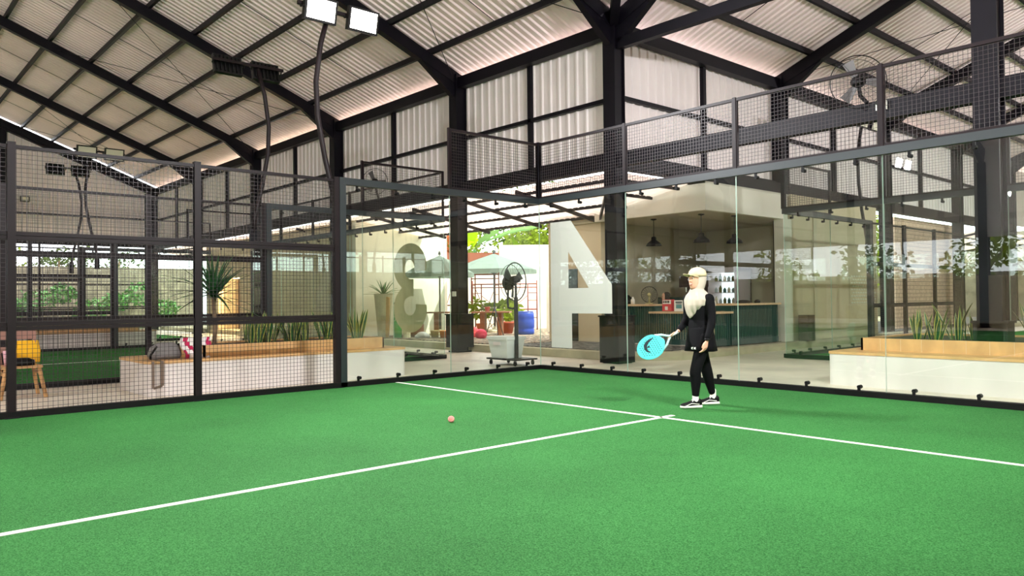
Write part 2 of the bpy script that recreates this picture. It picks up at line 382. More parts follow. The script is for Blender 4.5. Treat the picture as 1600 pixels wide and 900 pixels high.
def rafter(pts, label, d=.28, w=.18, haunch=True, hdir=None):
    mb = MB(); mb.bar(pts[0], pts[1], w, d)
    if haunch:
        p = Vector(pts[0]); q = Vector(pts[1]); dv = (q-p).normalized(); sd = dv.cross(Vector((0,0,1))).normalized()
        a = p+Vector((0,0,-.14)); b = p+dv*1.25+Vector((0,0,-.14)); c = p+Vector((0,0,-.52))+dv*.1
        vs = [v+sd*s*.07 for s in (-1, 1) for v in (a, b, c)]
        mb.add(vs, [(0,1,2),(5,4,3),(0,3,4,1),(1,4,5,2),(2,5,3,0)])
    return member('roof_rafter', mb, label, cat='rafter')
for i, x in enumerate(CX):
    rafter([(x, 1.93, 6.58), (x, max(RY, val(x)) if x > .2 else RY, 6.58+SL*(1.93-RY))], 'dark roof rafter rising from the courtyard wall, number %d from the inner corner' % (i+1), haunch=x > -28)
    rafter([(x, -23, 6.58+SL*(1.93-RY)-SL*12.49), (x, RY, 6.58+SL*(1.93-RY))], 'dark roof rafter of the far roof slope, number %d from the inner corner' % (i+1))
for i, y in enumerate(CYS):
    rafter([(.13, y, 6.58), (RX, y, 6.58+SL*(RX-.13))], 'dark roof rafter rising from the side wing wall, number %d from the inner corner' % (i+1))
rafter([(.13, 1.93, 6.58), (RX, RY, 6.58+SL*12.44)], 'dark valley rafter running from the inner corner column', w=.16, haunch=False)
for x in (6.6,):
    rafter([(x, val(x), 6.58+SL*(x-.13)), (x, RY, 6.58+SL*(1.93-RY))], 'dark short rafter running from the valley to the ridge', haunch=False)
# gable edge trim
member('gable_beam', MB().bar((-28.45, 2.2, zl(2.2)-.36), (-28.45, RY, zp-.36), .2, .34), 'dark sloping edge beam along the top of the gable wall')
member('gable_girt', MB().box(-28.5, -28.36, -10.5, 1.8, 3.86, 4.06), 'dark horizontal beam along the foot of the gable cladding')
member('gable_girt', MB().box(-28.5, -28.4, -10.5, 1.8, 5.14, 5.22), 'thin horizontal girt across the gable cladding')
# tie and long girder from the inner corner to the planter column
member('tie_beam', MB().box(.28, 6.43, 1.86, 2.0, 6.06, 6.26), 'dark horizontal tie beam high above the back glass')
member('long_girder', MB().box(.28, 6.43, 1.84, 2.02, 3.78, 4.05), 'long dark girder from the corner column to the planter column')
member('long_girder', MB().box(6.73, 18.85, 1.84, 2.02, 3.78, 4.05), 'long dark girder continuing past the planter column')
# purlins
PUR = [1.09, -.03, -1.15, -2.27, -3.4, -4.52, -5.65, -6.8, -7.95, -9.1]
for k, y in enumerate(PUR):
    z = zl(y)-.1; xe = min(RX, .13+(1.93-y))
    member('roof_purlin', MB().bar((-28.4, y, z), (xe, y, z), .08, .13), 'dark roof purlin over the courtyard slope, number %d up from the eave' % (k+1), cat='purlin')
for k, y in enumerate(PUR):
    x = .13+(1.93-y); z = zr(x)-.1
    member('roof_purlin', MB().bar((x, y, z), (x, 32, z), .08, .13), 'dark roof purlin over the side wing slope, number %d up from the eave' % (k+1), cat='purlin')
# sag rods and cross bracing
def rod(p, q, label): return member('brace_rod', MB().tube([p, q], .009, 5), label, cat='rod')
for i in range(5):
    x = (CX[i]+CX[i+1])/2
    rod((x, 1.0, zl(1.0)-.1), (x, -9.0, zl(-9.0)-.1), 'thin sag rod under the courtyard roof, bay %d from the inner corner' % (i+1))
    if i in (0, 2, 4):
        a, b = CX[i+1], CX[i]
        for s, t in (((a, 1.8), (b, -4.4)), ((b, 1.8), (a, -4.4))):
            rod((s[0], s[1], zl(s[1])-.3), (t[0], t[1], zl(t[1])-.3), 'thin diagonal brace rod under the courtyard roof, bay %d from the inner corner, %s diagonal' % (i+1, 'one' if s[0] == a else 'other'))
for i in range(3):
    y = (CYS[i]+CYS[i+1])/2
    rod((1.0, y, zr(1.0)-.1), (9, y, zr(9)-.1), 'thin sag rod under the side wing roof, bay %d from the inner corner' % (i+1))
    if i == 1:
        for s, t in (((.3, CYS[1]), (6.5, CYS[2])), ((.3, CYS[2]), (6.5, CYS[1]))):
            rod((s[0], s[1], zr(s[0])-.3), (t[0], t[1], zr(t[0])-.3), 'thin diagonal brace rod under the side wing roof starting at the %s column' % ('nearer' if s[1] == CYS[1] else 'farther'))
# ---- lean-to canopies round the yard
CZ = lambda d: 3.74-.17*d
struct(corr(-28.4, -.0, .2, SIN, lambda x: 2.1, lambda x: min(4.75, 2.1-(x-0)) if x > -2.65 else 4.75, lambda u, v, h: (u, v, CZ(v-2.1)+h)).build('ceiling_canopy', MT['canopy'], smooth=True))
for ya, yb in ((2.1, 4.5), (23.5, 32)):
    struct(corr(ya, yb, .2, SIN, lambda y: -.0, lambda y: max(-2.65, -(y-2.1)), lambda u, v, h: (v, u, CZ(-v)+h)).build('ceiling_canopy', MT['canopy'], smooth=True))
for k, d in enumerate((.25, 1.0, 1.75, 2.5)):
    z = CZ(d)-.06
    member('canopy_purlin', MB().bar((-28.4, 2.1+d, z), (-d, 2.1+d, z), .05, .07), 'dark purlin under the yard canopy of the courtyard wall, number %d out from the wall' % (k+1), 'steel_b', 'purlin')
    for ya, yb in (((2.1+d, 4.5), (23.5, 32)) if d < 2.2 else ((23.5, 32),)): member('canopy_purlin', MB().bar((-d, ya, z), (-d, yb, z), .05, .07), 'dark purlin under the side wing canopy %s, number %d out from the wall' % ('before the cafe' if ya < 8 else 'past the cafe', k+1), 'steel_b', 'purlin')
for k, x in enumerate((-2.9, -4.85, -7.0, -9.1, -10.86, -13.8, -16.75, -19.7, -22.6)):
    member('canopy_arm', MB().bar((x, 2.05, 3.66), (x, 4.7, CZ(2.6)-.13), .06, .08), 'sloping steel arm under the courtyard canopy, number %d from the inner corner' % (k+1), 'steel_b', 'bracket')
for k, y in enumerate((23.6, 26.3, 29.0, 31.5)):
    member('canopy_arm', MB().bar((.05, y, 3.66), (-2.6, y, CZ(2.6)-.13), .06, .08), 'sloping steel arm under the side wing canopy, number %d from the inner corner' % (k+1), 'steel_b', 'bracket')
member('canopy_valley', MB().bar((.0, 2.12, 3.62), (-2.65, 4.77, CZ(2.65)-.1), .05, .1).bar((-.12, 2.06, 3.62), (-2.72, 4.66, CZ(2.65)-.1), .05, .1), 'double steel valley bar under the canopy at the inner corner', 'steel_b', 'bracket')
# ------------------------------------------------------------------ court enclosures
def wire_bm(w, h):
    mb = MB(); r = .002; n = int(round(w/.05)); m = int(round(h/.05))
    for i in range(1, n): x = w*i/n; mb.box(x-r, x+r, -r, r, 0, h)
    for j in range(1, m): z = h*j/m; mb.box(0, w, r, 3*r, z-r, z+r)
    return mb
def make_mesh_panel(name, w, h, rails, label, post=False):
    t = thing(name, label, 'mesh fence')
    f = MB(); s = .02
    f.box(0, w, -s, s, 0, .04).box(0, w, -s, s, h-.04, h)
    for z in rails: f.box(.04, w-.04, -s, s, z-.045, z-.003).box(.04, w-.04, -s, s, z+.003, z+.045)
    f.box(0, .04, -s, s, .04, h-.04).box(w-.04, w, -s, s, .04, h-.04)
    f.build('frame', MT['steel_b'], t); wire_bm(w, h).build('wire_mesh', MT['wire'], t)
    return t
def make_glass(label, w=2.0, h=2.93):
    t = thing('glass_panel', label, 'glass panel')
    g = MB(); x0, x1, y0, y1, z0, z1 = .004, w-.004, -.006, .006, .07, h
    g.add([(x0,y0,z0),(x1,y0,z0),(x1,y1,z0),(x0,y1,z0),(x0,y0,z1),(x1,y0,z1),(x1,y1,z1),(x0,y1,z1)], [(0,1,5,4),(2,3,7,6)])
    g.k = 1; g.add(g.v[:8], [(3,2,1,0),(4,5,6,7),(1,2,6,5),(3,0,4,7)])
    g.build('pane', [MT['glass'], MT['edge']], t)
    for x in (.32, 1.0, 1.68):
        for z, zb in ((.115, .03), (h-.06, h+.05)):
            c = MB().tube([(x, -.03, z), (x, .035, z)], .024, 12).box(x-.016, x+.016, -.034, -.012, min(z, zb), max(z, zb))
            c.build('clamp', MT['black'], t)
    return t
P_FENCE = make_mesh_panel('mesh_fence_panel', 2.0, 3.0, (1.0, 2.0), 'x')
P_HEAD = make_mesh_panel('overhead_mesh_panel', 2.0, 1.0, (), 'x')
P_GLASS = make_glass('x')
used = {}
def put(proto, loc, rz, label, group):
    if proto.name not in used:
        used[proto.name] = 1; proto['label'] = label; proto['group'] = group; place(proto, loc, rz); return proto
    return dup(proto, loc, rz, label, group)
def post(x, y, h, label, m='steel_b', w=.08, group=None):
    mb = MB().box(x-w/2, x+w/2, y-w/2, y+w/2, 0, h)
    o = mb.build('fence_post', MT[m]); tag(o, label, 'post', group)
    b = MB().box(x-.07, x+.07, y-.07, y+.07, -.015, .012).build('base_plate', MT['steel'], o)
    return o
ORD = ['first', 'second', 'third', 'fourth', 'fifth']
def side_wall(x, y0, sgn, court, dirr=-1, nmesh=3, head=True):
    """runs from the corner (x, y0) along dirr*y: two glass bays, then mesh bays."""
    rz = -PI/2 if dirr < 0 else PI/2
    for k in range(2):
        put(P_GLASS, (x, y0+dirr*2*k, 0), rz, 'clear glass side panel of %s, %s from its corner' % (court, ORD[k]), 'glass side panels of '+court)
    if head: put(P_HEAD, (x, y0, 3.02), rz, 'high mesh panel above the side glass of %s' % court, 'mesh above the glass')
    for k in range(nmesh):
        put(P_FENCE, (x, y0+dirr*(4+2*k), 0), rz, 'dark mesh fence panel of %s, %s past the side glass' % (court, ORD[k]), 'mesh fence panels of '+court)
        post(x, y0+dirr*(4+2*k+(.04 if k == 0 else 0)), 3.03, 'dark fence post of %s, %s from the side glass' % (court, ORD[k]), group='fence posts of '+court)
    a, b = sorted((y0, y0+dirr*4.0))
    r = MB().box(x-.045, x+.045, a, b, 2.93, 3.03); tag(r.build('top_rail', MT['steel_g']), 'slate top rail over the side glass of %s' % court, 'rail')
    e = y0+dirr*3.95
    tag(MB().box(x-.05, x+.05, e-.05, e+.05, 0, 3.03).build('end_post', MT['steel_g']), 'slate steel post ending the side glass of %s' % court, 'post')
    a, b = sorted((y0, y0+dirr*(4+2*nmesh)))
    tag(MB().box(x-.05, x+.05, a, b, -.01, .07).build('base_rail', MT['black']), 'black base rail under the side wall of %s' % court, 'rail')
    tag(MB().box(x-.02, x+.02, y0+dirr*2-.02, y0+dirr*2+.02, 3.03, 4.03).build('mesh_post', MT['steel_b']), 'slim post ending the high side mesh of %s' % court, 'post')
def end_wall(x0, y, court, n=5, skip=()):
    for k in range(n):
        if k in skip: continue
        put(P_GLASS, (x0+2*k, y, 0), 0, 'clear glass end panel of %s, %s from the corner' % (court, ORD[k]), 'glass end panels of '+court)
        put(P_HEAD, (x0+2*k, y, 3.02), 0, 'high mesh panel over the end glass of %s, %s from the corner' % (court, ORD[k]), 'mesh above the glass')
        if k: tag(MB().box(x0+2*k-.025, x0+2*k+.025, y-.03, y+.03, 3.03, 4.03).build('mesh_post', MT['steel_b']), 'slim post over the end glass of %s, %s from the corner' % (court, ORD[k-1]), 'post')
    tag(MB().box(x0, x0+2*n, y-.045, y+.045, 2.93, 3.03).build('top_rail', MT['steel_g']), 'slate top rail over the end glass of %s' % court, 'rail')
    tag(MB().box(x0, x0+2*n, y-.05, y+.05, -.01, .07).build('base_rail', MT['black']), 'black base rail under the end glass of %s' % court, 'rail')
    tag(MB().box(x0-.04, x0+.04, y-.04, y+.04, 3.03, 4.04).build('corner_post', MT['steel']), 'dark post carrying the high mesh at the corner of %s' % court, 'post')
A, B, D, E5 = "the woman's court", 'the number 3 court', 'the farthest court', 'the cafe-side court'
end_wall(0, 0, A); side_wall(0, 0, 1, A)
end_wall(-13.4, .4, B); side_wall(-3.4, .4, 1, B)
side_wall(-13.4, .4, 1, "the number 3 court's gable side")
side_wall(-17, .4, 1, D)
end_wall(1.9, 5.1, E5); side_wall(1.9, 5.1, 1, E5, dirr=1)
side_wall(10, 0, 1, "the woman's court camera side", nmesh=2)
# ---- big numbers stuck on the glass (seen from behind, so mirrored)
def find(lbl): return next(o for o in COL.objects if o.get('label') == lbl)
g4 = find("clear glass end panel of the woman's court, first from the corner")
mb = MB(); yy = (.012, .015)
for poly in ([(.27,2.58),(.70,2.58),(.70,.39),(.27,.39)], [(.70,2.58),(.77,2.58),(1.68,1.46),(1.68,1.42),(1.17,1.42),(.70,2.05)],
             [(.70,1.42),(1.68,1.42),(1.68,.99),(.70,.99)], [(.70,.99),(.77,.99),(.77,.39),(.70,.39)]):
    mb.prism(poly, *yy, plane='xz')
tag(mb.build('number_sticker', MT['sticker'], g4), 'large white mirrored figure 4 on the glass')
g3 = find('clear glass end panel of the number 3 court, fifth from the corner')
def stroke(mb, co, ro, ci, ri, a0, a1, n=26):
    P = [[(cx+ax*math.cos(math.radians(a0+(a1-a0)*k/n)), cz+az*math.sin(math.radians(a0+(a1-a0)*k/n))) for k in range(n+1)] for (cx, cz), (ax, az) in ((co, ro), (ci, ri))]
    for k in range(n): mb.prism([P[0][k], P[0][k+1], P[1][k+1], P[1][k]], .412, .415, 'xz')
mb = MB(); XS = -4.74
stroke(mb, (XS, 2.02), (.665, .53), (XS, 1.95), (.2, .22), -12, 225)
stroke(mb, (XS, 1.05), (.665, .54), (XS, 1.12), (.24, .22), 135, 370)
q = lambda x, z: (XS+x, z)
mb.prism([q(-.47,1.645), q(-.141,1.795), q(-.0,1.73), q(.155,1.73), q(.155,1.34), q(0,1.34), q(-.17,1.275), q(-.47,1.432), q(-.33,1.54)], .412, .415, 'xz')
tag(mb.build('number_sticker', MT['sticker_b'], g3), 'large pale mirrored figure 3 on the glass')
# the number 3 spans two panes, as on the real wall
# ---- floodlight poles
def make_pole(label, lit):
    t = thing('floodlight_pole', label, 'floodlight pole', (0,0,0), 'court floodlight poles')
    MB().tube([(-.05,.0,2.45),(-.09,-.02,2.75),(-.12,-.14,3.3),(-.13,-.25,3.9),(-.13,-.27,4.4),(-.12,-.2,4.95),(-.1,-.08,5.42)], .038, 10).build('pole', MT['steel_b'], t, True)
    MB().box(-.09,-.02,-.06,.06,2.2,2.55).build('clamp_plate', MT['steel'], t)
    MB().bar((-.1,-.56,5.47), (-.1,.72,5.45), .05, .05).build('crossbar', MT['steel_b'], t)
    R = Matrix.Rotation(math.radians(13), 4, 'Y')
    for y in (-.26, .43):
        T = Matrix.Translation((0, y, 5.4))@R
        h = MB().box(-.05,.03,-.25,.25,-.17,.17)
        for k in range(7): h.box(-.09,-.05,-.21+k*.07-.008,-.21+k*.07+.008,-.14,.14)
        hb = h.xf(T).build('floodlight', MT['blackm'], t)
        MB().box(.03,.036,-.215,.215,-.14,.14).xf(T).build('lens', MT['lens_on' if lit else 'lens_off'], hb)
        for s in (-1, 1): MB().tube([(-.1,y+s*.27,5.46),(-.05,y+s*.28,5.4),(0,y+s*.25,5.4)], .012, 6).build('bracket', MT['blackm'], hb)
        if lit:
            ld = bpy.data.lights.new('flood_beam', 'AREA'); ld.shape = 'RECTANGLE'; ld.size = .28; ld.size_y = .42; ld.energy = LAMP; ld.color = (.98, .98, 1); ld.spread = math.radians(180)
            lo = bpy.data.objects.new('flood_beam', ld); COL.objects.link(lo); lo.parent = hb
            lo.matrix_local = T@Matrix.Translation((.045,0,0))@Matrix.Rotation(-PI/2, 4, 'Y')
    return t
pl = make_pole("bowed floodlight pole with two glaring lit lamps beside the woman's court", True); place(pl, (0,-4.0,0))
dup(pl, (10,-4.0,0), PI, "bowed floodlight pole with two lit lamps on the camera side of the woman's court")
dup(pl, (0,-16,0), 0, "bowed floodlight pole with two lit lamps at the far half of the woman's court")
dup(pl, (10,-16,0), PI, "bowed floodlight pole with two lit lamps diagonally behind the woman's court")
dup(pl, (11.9,15.1,0), PI, 'added unseen floodlight pole brightening the side wing across the cafe-side court')  # out-of-view pole added to brighten the side wing roof and cladding
po = make_pole('bowed floodlight pole with two dark lamp backs over the white bench', False); place(po, (-3.4,-3.85,0), PI)
dup(po, (-13.4,-4.0,0), 0, 'bowed floodlight pole with two pale unlit lamps facing the camera by the gable')
dup(po, (-17,-3.9,0), PI, 'bowed floodlight pole with two small dark lamp backs nearest the gable wall')
dup(po, (1.9,9.1,0), 0, 'bowed floodlight pole at the side of the cafe-side court')
# ------------------------------------------------------------------ planter benches
def rounded(x0, x1, y0, y1, r, n=5):
    pts = []
    for cx, cy_, a in ((x1-r, y1-r, 0), (x0+r, y1-r, 90), (x0+r, y0+r, 180), (x1-r, y0+r, 270)):
        for k in range(n+1):
            t = math.radians(a+90*k/n); pts.append((cx+r*math.cos(t), cy_+r*math.sin(t)))
    return pts
def bench(x0, x1, y0, y1, bx0, bx1, by0, by1, label, wm, r=.12):
    t = thing('planter_bench', label, 'planter bench', ((x0+x1)/2, (y0+y1)/2, -.015), 'planter benches between the courts')
    MB().prism(rounded(x0, x1, y0, y1, r), -.015, .42).build('base', MT['planter'], t)
    MB().prism(rounded(x0-.01, x1+.01, y0-.01, y1+.01, r), .42, .455).build('seat_board', MT[wm], t)
    z1 = .63
    b = MB().box(bx0, bx1, by0, by0+.03, .455, z1).box(bx0, bx1, by1-.03, by1, .455, z1).box(bx0, bx0+.03, by0, by1, .455, z1).box(bx1-.03, bx1, by0, by1, .455, z1)
    b.build('planter_box', MT[wm], t)
    L = MB(); n = 8
    if by1-by0 > bx1-bx0:
        for k in range(1, n): y = by0+(by1-by0)*k/n; L.box(bx0-.002, bx0+.01, y-.004, y+.004, .455, z1+.001).box(bx1-.01, bx1+.002, y-.004, y+.004, .455, z1+.001)
    else:
        for k in range(1, 30): x = bx0+(bx1-bx0)*k/30; L.box(x-.004, x+.004, by0-.002, by0+.01, .455, z1+.001)
    L.build('board_joint', MT['woodtop'], t)
    MB().box(bx0+.03, bx1-.03, by0+.03, by1-.03, .455, .6).build('soil', MT['soil'], t)
    return t
bench(-2.45, -.95, -6.3, -2.2, -2.2, -1.2, -5.5, -2.5, "white planter bench behind the mesh fence with a bag and sansevieria", 'wood')
bench(-16.2, -14.2, -5.9, -2.2, -15.8, -14.6, -5.2, -2.6, 'pale planter bench far off between the numbered court and the gable court', 'wood')
bench(4.72, 13.5, 1.12, 3.95, 4.98, 13.2, 1.62, 3.6, 'long white planter bench behind the back glass with the thick column in it', 'wood2', .1)
# ---- plants
ORDS = ['first', 'second', 'third', 'fourth', 'fifth', 'sixth', 'seventh', 'eighth', 'ninth']
def blade(mb, p, az, lean, h, w, curve=.0, edge=True, fold=.25):
    """upright sword leaf with pale margins"""
    p = Vector(p); d = Vector((math.cos(az), math.sin(az), 0)); s = Vector((-math.sin(az), math.cos(az), 0)); n = 7
    vs = []; 
    for i in range(n+1):
        t = i/n; off = d*(lean*t+curve*t*t)*h; c = p+off+Vector((0,0,h*t*(1-.25*abs(lean)*t)-curve*.4*h*t*t))
        ww = w*(.55+.9*t-1.45*t**3)*.5+.001
        tw = s*math.cos(t*.6)+d*math.sin(t*.6)
        for q, e in ((-1, .0), (-.72, .0), (0, -fold), (.72, .0), (1, .0)): vs.append(c+tw*ww*q+d*ww*e)
    o = len(mb.v); mb.v += vs
    for i in range(n):
        for j in range(4):
            mb.f.append((o+i*5+j, o+i*5+j+1, o+i*5+j+6, o+i*5+j+5)); mb.mi.append(1 if j in (0, 3) and edge else 0)
def snake_plant(x, y, z, label, n=9, h=.48, seed=0, group='sansevieria'):
    R = random.Random(seed); mb = MB()
    for k in range(n):
        a = R.uniform(0, 2*PI); rr = R.uniform(0, .13)
        blade(mb, (x+rr*math.cos(a), y+rr*math.sin(a), z), a+R.uniform(-.5, .5), R.uniform(.02, .42), h*R.uniform(.7, 1.2), R.uniform(.045, .075), R.uniform(-.1, .15))
    o = mb.build('snake_plant', [MT['leaf_d'], MT['leaf_y']]); return tag(o, label, 'snake plant', group)
for k, y in enumerate((-4.62, -4.28, -3.98, -3.66, -3.36, -3.08, -2.8)):
    snake_plant(-1.55-.25*(k % 2), y, .6, 'sword-leaved sansevieria clump in the bench behind the fence, %s from the dracaena' % ORDS[k], 15, .46, 20+k, 'sansevieria behind the mesh fence')
for k, (x, y, h) in enumerate(((5.5, 2.3, .4), (5.78, 2.2, .42), (5.98, 2.4, .5), (6.16, 2.6, .36), (6.98, 2.2, .5), (7.5, 2.3, .45), (8.1, 2.5, .5))):
    snake_plant(x, y, .6, 'sansevieria clump in the long bench behind the back glass, %s from its cafe end' % ORDS[k], 8, h, 50+k, 'sansevieria by the thick column')
def dracaena(x, y, z, th, label, seed, r=.55, n=42):
    R = random.Random(seed); t = thing('dracaena', label, 'dracaena', (x, y, z))
    MB().tube([(x, y, z-.02), (x+.02, y+.01, z+th*.4), (x-.01, y, z+th*.8), (x, y, z+th)], [.035, .03, .03, .035], 10).build('trunk', MT['bark'], t, True)
    mb = MB()
    for k in range(n):
        a = k*2.4; e = R.uniform(-.25, 1.35); L = r*R.uniform(.75, 1.15); p = Vector((x, y, z+th-.02+.12*k/n))
        d = Vector((math.cos(a)*math.cos(e), math.sin(a)*math.cos(e), math.sin(e))); s = Vector((-math.sin(a), math.cos(a), 0))
        vs = []; m = 6
        for i in range(m+1):
            tt = i/m; c = p+d*L*tt-Vector((0,0,1))*.22*L*tt*tt; w = .027*(1-tt**2.2)+.001
            vs += [c-s*w, c-Vector((0,0,.006)), c+s*w]
        mb.add(vs, [(i*3+j, i*3+j+1, i*3+j+4, i*3+j+3) for i in range(m) for j in range(2)])
    mb.build('leaves', MT['leaf_d'], t); return t
dracaena(-2.0, -5.05, .6, .72, 'spiky dracaena on a bare trunk at the end of the bench planter', 3, .8, 58)
# tall pot with yucca in the gravel yard, plank and green bag
t = thing('potted_yucca', 'spiky yucca in a tall tapering grey pot by the cream wall', 'potted plant', (-9.6, 2.75, .15))
MB().lathe([(.13,.15),(.16,.16),(.27,1.42),(.29,1.45),(.25,1.45),(.24,1.38),(0,1.38)], (-9.6,2.75,0), 20).build('pot', MT['curb'], t)
mb = MB()
for k in range(26):
    a = k*2.4; e = .25+1.1*((k*7) % 10)/10; p = Vector((-9.6,2.75,1.4)); L = .62
    d = Vector((math.cos(a)*math.cos(e), math.sin(a)*math.cos(e), math.sin(e))); s = Vector((-math.sin(a), math.cos(a), 0)); vs = []
    for i in range(6):
        tt = i/5; c = p+d*L*tt-Vector((0,0,.18*L*tt*tt)); w = .028*(1-tt**2)+.001; vs += [c-s*w, c-Vector((0,0,.008)), c+s*w]
    mb.add(vs, [(i*3+j, i*3+j+1, i*3+j+4, i*3+j+3) for i in range(5) for j in range(2)])
mb.build('leaves', MT['leaf'], t)
tag(MB().bar((-9.35,2.72,.16), (-9.1,2.6,1.35), .16, .03, (0,1,0)).build('wooden_plank', MT['wood']), 'honey wooden plank leaning beside the tall grey pot', 'plank')
t = thing('green_bag', 'long bright green bag standing upright next to the leaning plank', 'bag', (-9.0, 2.85, .17))
MB().loft([((-9.0,2.85,.17),(.17,0,0),(0,.1,0)), ((-9.0,2.85,.5),(.17,0,0),(0,.1,0)), ((-9.0,2.85,.95),(.14,0,0),(0,.09,0)), ((-9.0,2.85,1.08),(.06,0,0),(0,.05,0))]).build('body', mat('bag_green', (30,176,84), .55), t, True)
MB().lathe([(0,0),(.05,.0),(.05,.05),(.12,.07),(.12,.12),(0,.14)], (-8.97,2.85,1.07), 14).build('cap', MT['steel_g'], t)
MB().ring((-9.0,2.745,.72), .06, .008, 'y', 18).build('emblem', MT['line'], t)
# clutter by the cream wall
def sack(x, y, r, h, m, name, label, cat):
    o = MB().lathe([(r*.9,.16),(r,.2),(r,.16+h*.6),(r*.55,.16+h*.9),(r*.2,.16+h)], (x,y,0), 12).build(name, m, None, True); return tag(o, label, cat)
sack(-9.05, 3.5, .26, .62, mat('sack_brown', (128,92,78), .9), 'sack', 'rounded brown sack next to the green bag', 'sack')
t = thing('jerrycan', 'small cream jerrycan with a dark handle hole in front of the sack', 'jerrycan', (-8.75,3.0,.17))
MB().loft([((-8.75,3.0,.17),(.14,0,0),(0,.09,0)), ((-8.75,3.0,.48),(.14,0,0),(0,.09,0)), ((-8.75,3.0,.58),(.05,0,0),(0,.05,0))], 8).build('body', mat('cream_plastic', (246,232,196), .5), t)
MB().box(-8.8,-8.7,2.9,2.915,.46,.5).build('handle_hole', MT['black'], t)
for k, (x, y, c, l) in enumerate(((-8.4,3.3,(236,236,240),'white crumpled rag heap on the gravel beside the jerrycan'), (-8.2,3.6,(196,176,128),'tan open tub on the gravel behind the rags'), (-7.9,3.7,(226,130,70),'small orange pail on the gravel beside the tan tub'), (-7.65,3.75,(240,232,228),'small white pail next to the orange pail'))):
    if k == 0: tag(MB().ball((x,y,.24), .2, .16, .1, 10, 6).ball((x+.14,y+.05,.22), .1, .12, .08, 8, 5).ball((x-.1,y-.08,.2), .12, .09, .07, 8, 5).build('rag_heap', mat('rag', c, .9), None, True), l, 'rag')
    else: tag(MB().lathe([(.1,.165),(.13,.36),(.14,.37),(.115,.36),(.09,.2),(0,.2)], (x,y,0), 14).build('pail', mat('pail_%s' % 'abcd'[k], c, .6), None, True), l, 'pail')
for k, (x, y, r, c, l) in enumerate(((-7.75,4.25,.32,(188,120,76),'heap of reddish brown leaves by the number 3'), (-7.35,4.3,.24,(186,60,64),'dark red cushion lying on the gravel by the number 3'), (-6.7,4.1,.2,(222,72,100),'pink bundle on the gravel under the number 3'))):
    tag(MB().ball((x,y,.16+r*.6), r, r*.8, r*.75, 12, 7).ball((x+r*.5,y-.05,.16+r*.4), r*.6, r*.5, r*.45, 10, 6).build(('leaf_heap','cushion','bundle')[k], mat('clutter_%s' % 'abc'[k], c, .9, var=.2, scale=8), None, True), l, ('leaf heap','cushion','bundle')[k])
tag(MB().lathe([(.2,.16),(.02,.72),(0,.74)], (-8.15,4.6,0), 14).box(-8.37,-7.93,4.38,4.82,.16,.19).build('dark_cone', MT['black']), 'dark cone standing behind the leaf heap at the cream wall', 'cone')
tag(MB().bar((-7.0,4.5,.16), (-6.72,4.62,1.02), .02).bar((-6.42,4.5,.16), (-6.7,4.62,1.02), .02).bar((-6.7,4.95,.16), (-6.7,4.62,1.02), .02).build('tripod_stand', MT['steel_g']), 'thin metal tripod stand on the gravel seen through the number 3', 'stand')
# ------------------------------------------------------------------ cream building with the orange doorway
struct(MB().box(-10.6, -10.4, 2.3, 5.7, .1, 3.62).build('wall_cream', MT['wallw']))
struct(MB().box(-19.3, -10.6, 2.35, 2.55, .1, 3.7).box(-22.8, -21.5, 2.35, 2.55, .1, 3.7).box(-21.5, -19.3, 2.35, 2.55, 2.2, 3.7).build('wall_annex', MT['wallc']))
struct(MB().box(-22.8, -10.6, 5.5, 5.7, .1, 3.62).box(-22.8, -22.6, 2.55, 5.5, .1, 3.62).build('wall_annex_rear', MT['wallc']))
struct(MB().box(-22.8, -10.4, 2.3, 5.7, 3.62, 3.7).build('ceiling_annex', MT['wallc']))
d = MB().box(-20.45, -19.3, 2.9, 2.96, .15, 2.2).build('door_1', MT['door']); struct(d)
MB().box(-20.42, -20.2, 2.84, 2.9, .2, 2.1).build('door_stile', mat('door_dark', (120,60,24), .6), d)
struct(MB().box(-21.5, -20.5, 3.2, 3.25, .15, 2.2).build('door_2', mat('door_brown', (70,44,34), .6)))
dl = bpy.data.lights.new('door_lamp', 'POINT'); dl.energy = 700; dl.color = (1,.72,.4); dl.shadow_soft_size = .1
lt = thing('wall_lamp', 'warm lamp over the orange doorway of the annex', 'lamp', (-20.0, 2.7, 2.28))
MB().lathe([(0,2.2),(.07,2.22),(.08,2.3),(.03,2.34),(0,2.35)], (-20.0,2.66,0), 12).build('lamp_shade', MT['lens_off'], lt)
lo = bpy.data.objects.new('door_lamp', dl); COL.objects.link(lo); lo.parent = lt; lo.location = (0,0,-.2)
# ------------------------------------------------------------------ yard: boundary wall, trees, furniture
def along(p, q, t): return (p[0]+(q[0]-p[0])*t, p[1]+(q[1]-p[1])*t)
def wall_seg(p, q, z0, z1, th, name, m):
    mb = MB(); mb.bar((p[0],p[1],(z0+z1)/2), (q[0],q[1],(z0+z1)/2), th, z1-z0); return struct(mb.build(name, m))
wall_seg((-16.5,3.2), (-11.6,9.0), -.1, 2.55, .2, 'wall_yard', MT['wallw'])
wall_seg((-16.5,3.2), (-11.6,9.0), 2.55, 2.98, .24, 'wall_yard_brick', MT['brickcap'])
wall_seg((-11.6,9.0), (-4,17.8), -.1, 3.25, .2, 'wall_yard_white', MT['wallw'])
wall_seg((-28.4,5.7), (-16.5,5.7), -.1, 2.6, .2, 'wall_yard_rear', MT['wallw'])
for k, (x, y) in enumerate(((-7.95,8.0),(-7.72,8.2))): tag(MB().box(x-.09, x+.09, y-.05, y+.05, .16, 3.0).build('upright_board', MT['wallw']), 'tall white upright board by the cafe end wall, %s of two' % ('outer', 'inner')[k], 'board')
tag(MB().bar((-7.45,8.35,.16), (-7.6,8.6,1.3), .22, .04).bar((-7.2,8.5,.16), (-7.3,8.8,1.1), .2, .04).build('leaning_board', MT['sticker']), 'pair of pale boards leaning low beside the white uprights', 'board')
